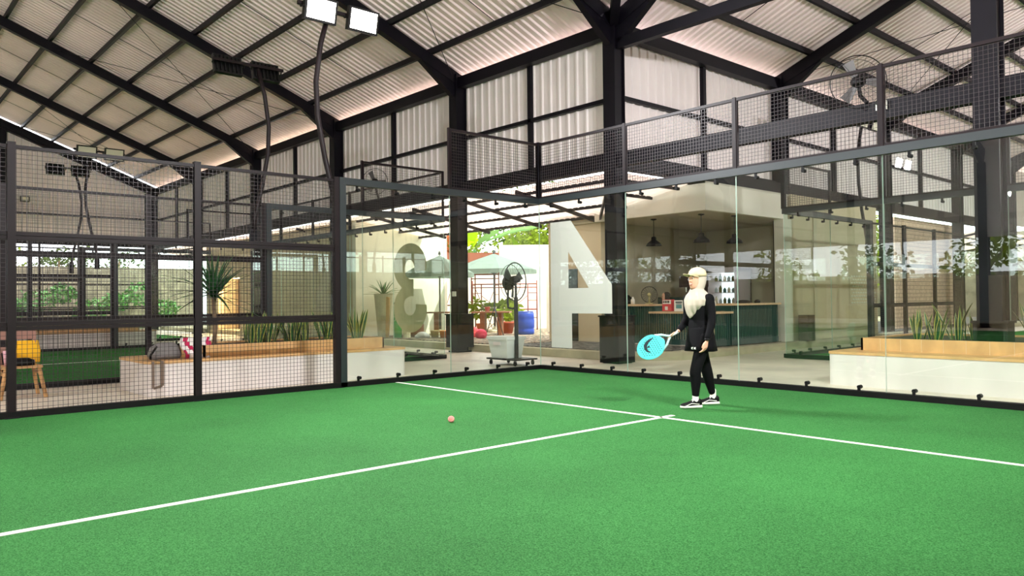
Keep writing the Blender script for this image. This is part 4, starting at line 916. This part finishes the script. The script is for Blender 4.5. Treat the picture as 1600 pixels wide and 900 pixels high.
# small wall switch plate and long pipe on the side wall, white lozenges imitating bright dashes of light
t = thing('glint_screen', 'white lozenges standing for dashes of light low on the beige side wall', 'vent screen', (.43, 12.2, 1.0))
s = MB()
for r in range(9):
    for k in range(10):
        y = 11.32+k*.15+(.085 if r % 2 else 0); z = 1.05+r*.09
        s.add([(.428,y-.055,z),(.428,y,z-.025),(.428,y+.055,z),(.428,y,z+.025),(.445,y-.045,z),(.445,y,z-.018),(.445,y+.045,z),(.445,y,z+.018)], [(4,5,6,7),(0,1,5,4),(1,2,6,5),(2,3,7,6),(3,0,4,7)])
MB().box(.42,.43,11.2,12.9,1.0,1.83).build('panel', MT['wallc'], t); s.build('glint', MT['line'], t)
# tiled building with dark slots and what lies past it
struct(MB().box(-.6,-.3,16.0,21.9,.0,3.75).build('wall_tiled', MT['tile']))
for k, (a, b) in enumerate(((20.75,21.3),(24.25,24.85))):
    struct(MB().box(-1.5,-1.46,a,b,.3,3.93).build('window_%d' % (k+1), MT['blackm']))
tag(MB().tube([(-.1,23.0,.0),(-.1,23.0,4.0)], .07, 12).build('white_pipe', MT['sticker'], None, True), 'white upright pipe past the tiled building', 'pipe')
tag(MB().box(.05,.2,23.9,24.5,.4,1.2).box(.1,.15,24.1,24.3,-.02,.4).build('meter_box', MT['cooler']), 'pale electric meter box on a short post past the white pipe', 'box')
struct(MB().box(-14,-13.8,20,34,-.1,2.6).build('wall_stone_yard', MT['stone'])); struct(MB().box(-14,.3,31.5,31.7,-.1,2.8).build('wall_stone_end', MT['stone']))
tree(-6,27,5,2.2,'green tree in the yard past the tiled building, nearer the wall end','leaf_t',140,1200); tree(-9.5,28,5.5,2.2,'green tree deep in the yard past the tiled building','leaf_t2',141,1200); tree(-5.2,23.5,4.5,1.7,'low green tree in the yard corner past the tiled building','leaf_t',142,1200)
# ------------------------------------------------------------------ outside the open sides
struct(MB().box(-34.2,-34,-24,5.7,-.1,3.15).build('wall_gable_yard', MT['stone']))
for k, (x, y) in enumerate(((-37.0,-3.5),(-36.6,-.5),(-37.2,2.6),(-36.6,-7.5))): tree(x, y, 4.6, 1.7, 'tree showing above the stone wall past the gable, %s along' % ORDS[k], ('leaf_t','leaf_t2','leaf_t2','leaf_t')[k], 160+k, 900, .2, 'trees past the gable')
for k, y in enumerate((-3.2,-2.1,-1.0,.2,1.4,2.6,3.8)):
    mb = MB(); leaf_cloud(mb, (-32.8,y,1.0+.4*(k % 3)), .62+.15*(k % 2), 240, .22, R9); mb.tube([(-32.8,y,-.1),(-32.8,y,.7)], .02, 5)
    tag(mb.build('garden_shrub', MT['leaf']), 'green garden shrub at the foot of the stone wall past the gable, %s along' % ORDS[k], 'shrub', 'shrubs past the gable')
# open mesh and rail under the gable cladding
for k in range(3):
    a, b = (-4.25, 1.78) if k == 0 else ((-10.3, -4.25) if k == 1 else (-16.8, -10.7))
    mb = MB()
    for z in (1.0, 1.08, 2.1): mb.box(-28.5,-28.44,a,b,z,z+.06)
    n = 4
    for i in range(n+1): y = a+(b-a)*i/n; mb.box(-28.5,-28.44,y-.04,y+.04,0,3.86)
    tag(mb.build('steel_railing', MT['steel']), 'dark steel railing closing the open gable, %s bay from the courtyard' % ORDS[k], 'railing')
struct(MB().box(-34,27,-31.2,-31,-.1,2.3).build('wall_lane', MT['stone'])); struct(MB().box(32,32.2,-31,34,-.1,4.6).build('wall_east_sky_screen', MT['stone']))  # unseen east wall raised to keep bright sky out of the glass reflections
for k, x in enumerate((-26,-21,-16,-11,-6,-1,4,9,14)): tree(x, -28.6+(k % 3), 3.9, 1.6, 'lane tree beyond the open far side of the hall, %s along' % ORDS[k], 'leaf_t' if k % 2 else 'leaf_t2', 180+k, 500, .3, 'lane trees')
struct(MB().box(-14, 32, 38, 38.2, -.1, 4.6).build('wall_end_sky_screen', MT['stone']))  # unseen wall added to block the bright outdoors mirrored in the side glass
struct(MB().box(.5, 25.1, 32.5, 32.6, -.1, 1.9).build('wall_end_low', MT['wallc']))
# ------------------------------------------------------------------ the player
PO = Vector((4.87, -2.12, 0)); PR = math.radians(34.1)
PM = Matrix.Translation(PO)@Matrix.Rotation(PR, 4, 'Z')
def W3(p): return PM@Vector(p)
skin = mat('skin', (224, 170, 142), .55, spec=.4); blk = mat('sport_black', (9, 9, 12), .8, var=.2, scale=6, spec=.15)
cream = mat('hijab_cream', (188, 178, 161), .85, var=.04, scale=6); capm = mat('cap_cream', (212, 196, 160), .8)
F = Vector((-.64, -.77, 0)).normalized(); L_ = Vector((.77, -.64, 0)).normalized(); Z_ = Vector((0, 0, 1))
def V(*a): return Vector(a)
def limb(mb, pts, rs, n=14, sub=4):
    """round tapering limb through joints, densified, with rounded ends"""
    P = [Vector(p) for p in pts]; q = []; r = []
    for i in range(len(P)-1):
        for k in range(sub):
            t = k/sub; p0 = P[max(i-1,0)]; p1 = P[i]; p2 = P[i+1]; p3 = P[min(i+2,len(P)-1)]
            q.append(.5*((2*p1)+(p2-p0)*t+(2*p0-5*p1+4*p2-p3)*t*t+(3*p1-p0-3*p2+p3)*t**3)); s = t*t*(3-2*t); r.append(rs[i]*(1-s)+rs[i+1]*s)
    q.append(P[-1]); r.append(rs[-1])
    d0 = (q[0]-q[1]).normalized(); d1 = (q[-1]-q[-2]).normalized()
    q = [q[0]+d0*r[0]*.85, q[0]+d0*r[0]*.5]+q+[q[-1]+d1*r[-1]*.5, q[-1]+d1*r[-1]*.85]; r = [r[0]*.35, r[0]*.82]+r+[r[-1]*.82, r[-1]*.35]
    return mb.tube(q, r, n)
def ell(c, a, b, k=1.0): return (c, L_*a*k, F*b*k)
def pmb(mb): return mb.xf(PM)
woman = thing('person', 'woman in black sportswear, cream hijab and cap holding a turquoise racket on the turf', 'person', tuple(PO))
HC = V(-.055, .0, 1.445)      # head centre
Hf = V(-.72,-.69,0).normalized(); Hs = Vector((-Hf.y, Hf.x, 0))
J = dict(neck=V(-.045,.0,1.27), ls=V(.075,-.095,1.225), le=V(.105,-.15,.985), lw=V(.05,-.215,.775), rs=V(-.155,.09,1.225), re=V(-.175,.10,.995), rw=V(-.262,-.02,.862),
         lh=V(.03,-.07,.80), lk=V(-.075,-.12,.44), la=V(-.085,-.11,.10), rh=V(-.06,.065,.80), rk=V(.03,.135,.44), ra=V(.105,.22,.10))
def torso(k=1.0, z0=.74, z1=1.3):
    secs = [(V(-.02,0,.74),.135,.10), (V(-.02,0,.80),.15,.112), (V(-.025,0,.88),.142,.105), (V(-.03,0,.97),.122,.092), (V(-.038,0,1.07),.135,.1), (V(-.042,0,1.16),.155,.103), (V(-.043,0,1.22),.15,.09), (V(-.044,0,1.265),.09,.07), (V(-.045,0,1.3),.055,.055)]
    return [ell(c, a, b, k) for c, a, b in secs if z0-1e-4 <= c.z <= z1+1e-4]
def arm(mb, s, k=0, to=None):
    a, e, w = (J[s+'s'], J[s+'e'], J[s+'w'])
    return limb(mb, [a, e, w if to is None else e+(w-e)*to], [.056+k, .043+k, .031+k])
def leg(mb, s, k=0, to=1.0):
    h, n, a = J[s+'h'], J[s+'k'], J[s+'a']
    return limb(mb, [h, n, n+(a-n)*.3, n+(a-n)*to], [.086+k, .06+k, .058+k, .036+k])
def hand(mb, wrist, d, palm, curl, side, tips=None):
    """palm plus five fingers; d = pointing direction, palm = palm normal, side = thumb side"""
    d = d.normalized(); palm = palm.normalized(); side = side.normalized()
    kn = wrist+d*.085
    mb.loft([(wrist+d*t, side*(.026+.016*min(1,t/.06)), palm*.014) for t in (-.01, .01, .04, .07, .09)], 12)
    for i, (o, ln) in enumerate(((.03,.072),(.011,.08),(-.009,.075),(-.028,.06))):
        p = kn+side*o; pts = [p-d*.02]; a = 0; q = p
        for k in range(3):
            pts.append(q); a += curl*(.8 if k else .5); q = q+(d*math.cos(a)+palm*math.sin(a))*ln*(.42, .32, .26)[k]
        pts.append(q); mb.tube(pts+[q+(d*math.cos(a)+palm*math.sin(a))*.004], [.009,.0095,.009,.0082,.007,.003], 8)
    b = wrist+d*.025+side*.03
    mb.tube([b-side*.012, b, b+side*.018+d*.03+palm*.008*curl, b+side*.012+d*.058+palm*.022*curl, b+side*.01+d*.062+palm*.024*curl], [.012,.0125,.0105,.009,.004], 8)
body = MB()
body.loft(torso(.9)); limb(body, [J['neck']-Z_*.03, HC-Z_*.07+F*.01], [.05,.047])
for s in 'lr': arm(body, s, -.008); leg(body, s, -.008)
# head: skull, jaw, nose, ears
body.loft([(HC+Z_*z+Hf*o, Hs*a, Hf*b) for z, o, a, b in ((-.118,.045,.022,.02),(-.1,.036,.045,.046),(-.07,.022,.058,.07),(-.03,.012,.068,.086),(.02,.004,.073,.094),(.06,0,.07,.09),(.09,-.004,.05,.066),(.105,-.006,.02,.03))], 18)
body.loft([(HC+Hf*.088+Z_*.012, Hs*.007, Z_*.01), (HC+Hf*.1-Z_*.012, Hs*.011, Z_*.012), (HC+Hf*.11-Z_*.022, Hs*.012, Z_*.01), (HC+Hf*.113-Z_*.025, Hs*.006, Z_*.005)], 8)
body.loft([(HC+Hf*.08-Z_*.062, Hs*.024, Z_*.012), (HC+Hf*.092-Z_*.06, Hs*.016, Z_*.008)], 8)
lwd = (J['lw']-J['le']).normalized()
hand(body, J['lw']+lwd*.01, (lwd+V(-.12,-.05,-.6)).normalized(), V(-.75,.45,.1), .55, V(-.5,-.75,-.1))
hd = V(-.83, -.1, -.48).normalized()                      # racket axis, butt to tip
grip = V(-.315, -.065, .825)
hand(body, J['rw']-hd*.0+V(-.012,-.012,-.006), V(-.72,-.45,-.4), V(-.1,.65,-.75), 1.25, V(-.55,.45,-.5))
remesh(pmb(body), 'body', skin, woman, .0065, 2, .5)
# face
eye = mat('eye_white', (240,238,232), .3); dark = mat('eye_dark', (30,20,18), .3); lip = mat('lip', (190,96,92), .5); teeth = mat('teeth', (246,242,234), .3); brow = mat('brow', (60,40,32), .8)
for s in (-1, 1):
    e = pmb(MB().ball(HC+Hf*.083+Hs*.03*s+Z_*.008, .0125, .0125, .009, 12, 8)).build('eye', eye, woman, True)
    pmb(MB().ball(HC+Hf*.0915+Hs*.0315*s+Z_*.008, .0058, .0058, .0062, 10, 6)).build('iris', dark, e, True)
    pmb(MB().tube([HC+Hf*.087+Hs*.013*s+Z_*.026, HC+Hf*.09+Hs*.03*s+Z_*.031, HC+Hf*.08+Hs*.047*s+Z_*.026], [.003,.004,.002], 6)).build('eyebrow', brow, woman, True)
m_ = pmb(MB().tube([HC+Hf*.082-Hs*.025-Z_*.056, HC+Hf*.096-Hs*.012-Z_*.063, HC+Hf*.1-Z_*.065, HC+Hf*.096+Hs*.012-Z_*.063, HC+Hf*.082+Hs*.025-Z_*.056], [.002,.0045,.005,.0045,.002], 8)).build('mouth', lip, woman, True)
pmb(MB().tube([HC+Hf*.089-Hs*.019-Z_*.056, HC+Hf*.102-Z_*.06, HC+Hf*.089+Hs*.019-Z_*.056], [.0015,.0036,.0015], 8)).build('teeth', teeth, m_, True)
# clothes
top = MB(); top.loft(torso(1.02, .86, 1.27)); limb(top, [V(-.02,0,.84), V(-.03,0,.93)], [.1,.1])
for s in 'lr': arm(top, s, .004, .9)
top.loft([ell(V(-.02,0,.84),.155,.118), ell(V(-.025,0,.9),.148,.112), ell(V(-.03,0,.97),.128,.1)], 20)
remesh(pmb(top), 'sport_top', blk, woman, .008, 3)
sk = MB(); n = 40; vs = []
rows = [(.93,.138,.106,0),(.88,.152,.118,0),(.82,.165,.13,.002),(.76,.172,.142,.005),(.70,.18,.152,.01),(.635,.19,.162,.016)]
for z, a, b, w in rows:
    for k in range(n):
        t = 2*PI*k/n; f = 1+w*3*math.sin(6*t+.5); vs.append(V(-.02,0,z)+L_*a*f*math.cos(t)+F*b*f*math.sin(t))
fs = [(i*n+k, i*n+(k+1) % n, (i+1)*n+(k+1) % n, (i+1)*n+k) for i in range(len(rows)-1) for k in range(n)]
o = pmb(sk.add(vs, fs)).build('skirt', blk, woman, True); md = o.modifiers.new('s', 'SOLIDIFY'); md.thickness = .006
lg = MB()
cq = V(-.088,-.176,.675)
for s in (-1, 1):
    a = cq+V(.014*s,-.008*s,0)
    lg.add([a+V(-.011,.004,.008)+F*.012, a+V(.011,-.006,.012)+F*.012, a+V(.004*s,-.003,-.002)+F*.012, a+V(.012,-.006,-.012)+F*.012, a+V(-.012,.004,-.01)+F*.012], [(0,1,2),(0,2,4),(2,3,4)])
pmb(lg).build('emblem', MT['line'], o)
lgm = MB()
for s in 'lr': leg(lgm, s, .004, .86)
limb(lgm, [V(-.02,0,.74), V(-.02,0,.86)], [.12,.11]); remesh(pmb(lgm), 'leggings', blk, woman, .008, 3)
# shoes and socks
def shoe(ank, heel_dir):
    d = heel_dir.normalized(); s = V(-d.y, d.x, 0); c = V(ank.x, ank.y, 0)
    so = MB(); up = MB()
    so.loft([(c-d*.075+Z_*.02, s*.018, Z_*.018), (c-d*.06+Z_*.022, s*.036, Z_*.022), (c+Z_*.022, s*.038, Z_*.022), (c+d*.08+Z_*.02, s*.044, Z_*.02), (c+d*.14+Z_*.02, s*.04, Z_*.02), (c+d*.175+Z_*.022, s*.022, Z_*.014)], 14)
    so_ = remesh(pmb(so), 'shoe_sole', MT['line'], woman, .005, 1)
    up.loft([(c-d*.07+Z_*.06, s*.02, Z_*.03), (c-d*.05+Z_*.068, s*.034, Z_*.042), (c+d*.0+Z_*.068, s*.036, Z_*.046), (c+d*.05+Z_*.056, s*.038, Z_*.034), (c+d*.1+Z_*.045, s*.039, Z_*.026), (c+d*.145+Z_*.04, s*.034, Z_*.022), (c+d*.172+Z_*.038, s*.016, Z_*.012)], 16)
    u_ = remesh(pmb(up), 'shoe_upper', MT['black'], woman, .005, 2)
    lc = MB()
    for k in range(5):
        q = c+d*(.02+.02*k)+Z_*(.104-.012*k); lc.tube([q-s*.026-Z_*.012, q+Z_*.003, q+s*.026-Z_*.012], .0045, 6)
    lc.tube([c+d*.02+Z_*.11, c+d*.03+s*.03+Z_*.1, c+d*.05+s*.035+Z_*.08], .004, 5); pmb(lc).build('laces', MT['line'], u_)
    st = MB().tube([c+d*.13+s*.037+Z_*.03, c+d*.06+s*.041+Z_*.06, c-d*.03+s*.037+Z_*.05], .004, 5).tube([c+d*.13-s*.037+Z_*.03, c+d*.06-s*.041+Z_*.06, c-d*.03-s*.037+Z_*.05], .004, 5); pmb(st).build('side_stripe', MT['line'], u_)
    sk_ = MB(); limb(sk_, [c+Z_*.075, V(ank.x, ank.y, .165)+(V(0,0,0))], [.036,.037]); remesh(pmb(sk_), 'sock', MT['line'], woman, .006, 1)
shoe(J['la'], V(-.92,-.35,0)); shoe(J['ra'], V(-.9,-.3,0))
# watch
wq = J['lw']+lwd*.0; wt = MB().loft([(wq-lwd*.012, L_*.032, F*.032), (wq+lwd*.012, L_*.031, F*.031)], 16); w_ = pmb(wt).build('watch_strap', MT['black'], woman, True)
# hijab: head wrap, throat drape, chest point and back fall
hj = MB()
hj.loft([(HC+Z_*z+Hf*o, Hs*a, Hf*b) for z, o, a, b in ((-.13,-.005,.07,.07),(-.1,-.008,.078,.082),(-.05,-.018,.084,.092),(0,-.024,.087,.096),(.05,-.02,.085,.097),(.085,-.012,.07,.085),(.11,-.01,.03,.04))], 22)
cs = -L_*.02
hj.loft([(HC-Z_*.115, L_*.072, F*.08), (V(-.048,0,1.3), L_*.1, F*.09), (V(-.045,0,1.26), L_*.145, F*.108), (V(-.042,0,1.21)+F*.008, L_*.165, F*.125), (V(-.045,0,1.15)+F*.02+cs*.2, L_*.145, F*.122), (V(-.045,0,1.1)+F*.04+cs*.8, L_*.098, F*.098), (V(-.045,0,1.055)+F*.068+cs*1.2, L_*.06, F*.062), (V(-.045,0,1.015)+F*.098+cs*1.4, L_*.02, F*.026), (V(-.045,0,1.0)+F*.108+cs*1.4, L_*.006, F*.01)], 28)
hj.loft([(V(-.03,0,1.25)-F*.06, L_*.13, F*.05), (V(-.02,0,1.17)-F*.1, L_*.135, F*.025), (V(-.01,0,1.08)-F*.112, L_*.1, F*.018), (V(.0,0,1.03)-F*.115, L_*.03, F*.014)], 16)
for k in range(4):
    a = -.05+.035*k; hj.tube([HC-Z_*.12+Hf*.05+Hs*(a*.5), V(-.045,0,1.25)+F*.098+L_*(a*1.2), V(-.045,0,1.16)+F*.118+L_*(a*1.2-.01), V(-.045,0,1.09)+F*.114+L_*(a*.5-.03)], [.01,.009,.008,.004], 8)
hjo = remesh(pmb(hj), 'hijab', cream, woman, .0062, 5, .5)
# push the face through the scarf opening: carve the hijab where the face shows
fc = PM@(HC+Hf*.1-Z_*.028); me = hjo.data; import bmesh
bm = bmesh.new(); bm.from_mesh(me); Fw = (PM.to_3x3()@Hf); Sw = PM.to_3x3()@Hs; HCw = PM@HC
kill = []
for v in bm.verts:
    r = v.co+PO-HCw; f_ = r.dot(Fw); s_ = r.dot(Sw)
    if f_ > .03 and (s_/.064)**2+((r.z+.022)/.092)**2 < 1: kill.append(v)
bmesh.ops.delete(bm, geom=kill, context='VERTS')
bv = [v for v in bm.verts if v.is_boundary]
for _ in range(8): bmesh.ops.smooth_vert(bm, verts=bv, factor=.5, use_axis_x=True, use_axis_y=True, use_axis_z=True)
bm.to_mesh(me); bm.free()
for v in me.vertices:
    q = PM.inverted()@(v.co+PO)
    if q.z < 1.34:
        r_ = Vector((q.x+.045, q.y, 0)); an = math.atan2(r_.dot(L_), r_.dot(F)); k_ = min(1, (1.34-q.z)/.08)
        v.co += (PM.to_3x3()@r_.normalized())*(.0055*math.sin(13*an+9*q.z)*k_)
md = hjo.modifiers.new('s', 'SOLIDIFY'); md.thickness = .004
# cap
cp = MB(); CC = HC+Z_*.03-Hf*.012
cp.loft([(CC+Z_*z, Hs*a, Hf*b) for z, a, b in ((0,.094,.108),(.03,.094,.108),(.06,.085,.098),(.085,.062,.072),(.1,.03,.035),(.104,.006,.006))], 24)
c_ = pmb(cp).build('cap', capm, woman, True)
br = MB(); vs = []; n = 14
for i in range(n+1):
    t = -1.1+2.2*i/n
    for rr, dz in ((.098, .008), (.14, .004), (.18, -.008), (.2, -.02)):
        vs.append(CC+Hf*(math.cos(t*.95)*.1+math.cos(t*1.35)*(rr-.098)*1.0)+Hs*math.sin(t)*(.09+.0*rr)+Z_*(.016+(rr-.098)*.12-.04*math.sin(t)**2))
br.add(vs, [(i*4+j, i*4+j+1, i*4+j+5, i*4+j+4) for i in range(n) for j in range(3)])
b_ = pmb(br).build('cap_brim', capm, c_, True); md = b_.modifiers.new('s', 'SOLIDIFY'); md.thickness = .004
pmb(MB().ball(CC+Z_*.104, .008, .008, .005)).build('cap_button', capm, c_, True)
# ---- racket
cyan = mat('racket_turquoise', (84, 218, 216), .35); cyan_l = mat('racket_pale', (190, 232, 232), .35); ink = mat('racket_ink', (24, 40, 52), .4)
rk = thing('padel_racket', "turquoise padel racket with holes in the woman's hand", 'racket', tuple(W3(grip)))
ax = hd; nrm = (V(.18,-1,.12)-ax*(V(.18,-1,.12).dot(ax))).normalized(); sd = ax.cross(nrm).normalized()
def RP(a, s, t=0): return PM@(grip+ax*a+sd*s+nrm*t)
hc = .292; A_, B_ = .168, .134
outl = []
for k in range(40):
    t = 2*PI*k/40; a = hc+A_*math.cos(t); s = B_*math.sin(t)
    if a < hc-.09: s *= 1-.25*((hc-.09-a)/.062)
    outl.append((a, s))
def slab(mb, poly, t0, t1):
    n = len(poly); vs = [RP(a, s, t0) for a, s in poly]+[RP(a, s, t1) for a, s in poly]
    return mb.add(vs, [tuple(range(n-1,-1,-1)), tuple(range(n,2*n))]+[(i,(i+1)%n,n+(i+1)%n,n+i) for i in range(n)])
hm = MB(); slab(hm, outl, -.016, .016); hb_ = hm.build('racket_head', cyan, rk)
md = hb_.modifiers.new('b', 'BEVEL'); md.width = .006; md.segments = 2; md.limit_method = 'ANGLE'
ths = MB()
for s in (-1, 1): ths.tube([RP(hc-.1, .095*s), RP(.12, .06*s), RP(.075, .022*s), RP(.05, .008*s)], [.013,.013,.012,.011], 10)
ths.build('throat', cyan_l, rk, True)
MB().tube([RP(-.045,0), RP(.06,0)], .0155, 12).tube([RP(-.055,0), RP(-.043,0)], .018, 12).build('racket_handle', mat('grip_white', (222,222,218), .7), rk, True)
hl = MB()
for i in range(-4, 5):
    for j in range(-4, 5):
        a = hc+.012+i*.026; s = (j+(.5 if i % 2 else 0))*.024
        if ((a-hc)/(A_-.035))**2+(s/(B_-.032))**2 < 1:
            for t in (.0161, -.0161):
                hl.add([RP(a+.0055*math.cos(q*PI/4), s+.0055*math.sin(q*PI/4), t) for q in range(8)], [tuple(range(8)) if t > 0 else tuple(range(7,-1,-1))])
hl.build('hole', ink, hb_)
lo_ = MB()
pts = [(.33,-.05),(.352,-.02),(.356,.012),(.34,.045),(.31,.066),(.27,.076),(.22,.078)]; ws = [.004,.012,.018,.02,.017,.012,.003]
pl_ = []; pr_ = []
for i, (a, s) in enumerate(pts):
    a0, s0 = pts[max(i-1,0)]; a1, s1 = pts[min(i+1,len(pts)-1)]; l = math.hypot(a1-a0, s1-s0); nx, ny = -(s1-s0)/l, (a1-a0)/l
    pl_.append((a+nx*ws[i], s+ny*ws[i])); pr_.append((a-nx*ws[i], s-ny*ws[i]))
for i in range(len(pts)-1):
    lo_.add([RP(*pl_[i], .0166), RP(*pl_[i+1], .0166), RP(*pr_[i+1], .0166), RP(*pr_[i], .0166)], [(0,1,2,3)])
lo_.add([RP(.31,.0,.0166), RP(.3,.022,.0166), RP(.318,.03,.0166), RP(.334,.016,.0166)], [(0,1,2,3)])
lo_.build('emblem', ink, hb_)
# ------------------------------------------------------------------ the person sitting behind the counter
o2 = Vector((-1.78, 6.0, .17)); p2 = thing('person', 'dark-haired person in dark clothes sitting low behind the cafe counter', 'person', tuple(o2))
b = MB(); H2 = o2+V(0,0,1.1); f2 = V(-.75,-.66,0).normalized(); s2 = V(.66,-.75,0)
b.loft([(o2+V(0,0,.42), s2*.17, f2*.13), (o2+V(0,0,.6), s2*.16, f2*.12), (o2+V(0,0,.8), s2*.19, f2*.12), (o2+V(0,0,.9), s2*.15, f2*.09), (o2+V(0,0,.97), s2*.05, f2*.05), (o2+V(0,0,1.04), s2*.05, f2*.05)], 16)
b.loft([(H2+Z_*z+f2*o, s2*a, f2*c) for z, o, a, c in ((-.11,.04,.02,.02),(-.07,.02,.055,.065),(0,.005,.07,.088),(.06,0,.068,.088),(.1,0,.03,.04))], 16)
b.loft([(H2+f2*.09, s2*.008, Z_*.012), (H2+f2*.108-Z_*.02, s2*.011, Z_*.01)], 8)
for s in (-1, 1): limb(b, [o2+s2*.17*s+Z_*.86, o2+s2*.22*s+Z_*.6, o2+s2*.14*s+f2*.2+Z_*.58], [.05,.042,.03]); hand(b, o2+s2*.14*s+f2*.21+Z_*.58, f2-s2*.3*s, -Z_, .4, -s2*s); limb(b, [o2+s2*.1*s+Z_*.45, o2+s2*.12*s+f2*.4+Z_*.45, o2+s2*.12*s+f2*.42+Z_*.08], [.08,.06,.045]); limb(b, [o2+s2*.12*s+f2*.4+Z_*.04, o2+s2*.13*s+f2*.56+Z_*.035], [.035,.03])
remesh(b, 'body', skin, p2, .009, 2)
tm = MB(); tm.loft([(o2+V(0,0,.42), s2*.18, f2*.14), (o2+V(0,0,.6), s2*.17, f2*.13), (o2+V(0,0,.8), s2*.2, f2*.13), (o2+V(0,0,.9), s2*.16, f2*.1), (o2+V(0,0,.95), s2*.06, f2*.06)], 16)
for s in (-1, 1): limb(tm, [o2+s2*.17*s+Z_*.86, o2+s2*.22*s+Z_*.6, o2+s2*.15*s+f2*.16+Z_*.58], [.057,.05,.04]); limb(tm, [o2+s2*.1*s+Z_*.45, o2+s2*.12*s+f2*.4+Z_*.45, o2+s2*.12*s+f2*.42+Z_*.12], [.088,.068,.053])
remesh(tm, 'clothing', blk, p2, .012, 2)
hr = MB().loft([(H2+Z_*z-f2*.022, s2*a, f2*c) for z, a, c in ((-.12,.05,.04),(-.06,.076,.075),(0,.082,.085),(.06,.08,.088),(.1,.055,.062),(.118,.02,.02))], 18); remesh(hr, 'hair', mat('hair_dark', (34,26,24), .6), p2, .009, 2)
for s in (-1, 1): MB().ball(H2+f2*.085+s2*.03*s+Z_*.005, .009, n=8, m=6).build('eye', dark, p2, True)
st = thing('stool', 'low wooden stool behind the counter under the seated person', 'stool', (o2.x, o2.y, .175))
MB().lathe([(.17,.5),(.17,.54),(0,.54)], (o2.x,o2.y,0), 20).build('seat', MT['wood'], st)
for k in range(4): a = PI/4+k*PI/2; MB().tube([(o2.x+.19*math.cos(a),o2.y+.19*math.sin(a),.175),(o2.x+.12*math.cos(a),o2.y+.12*math.sin(a),.5)], .018, 8).build('leg', MT['wood'], st)
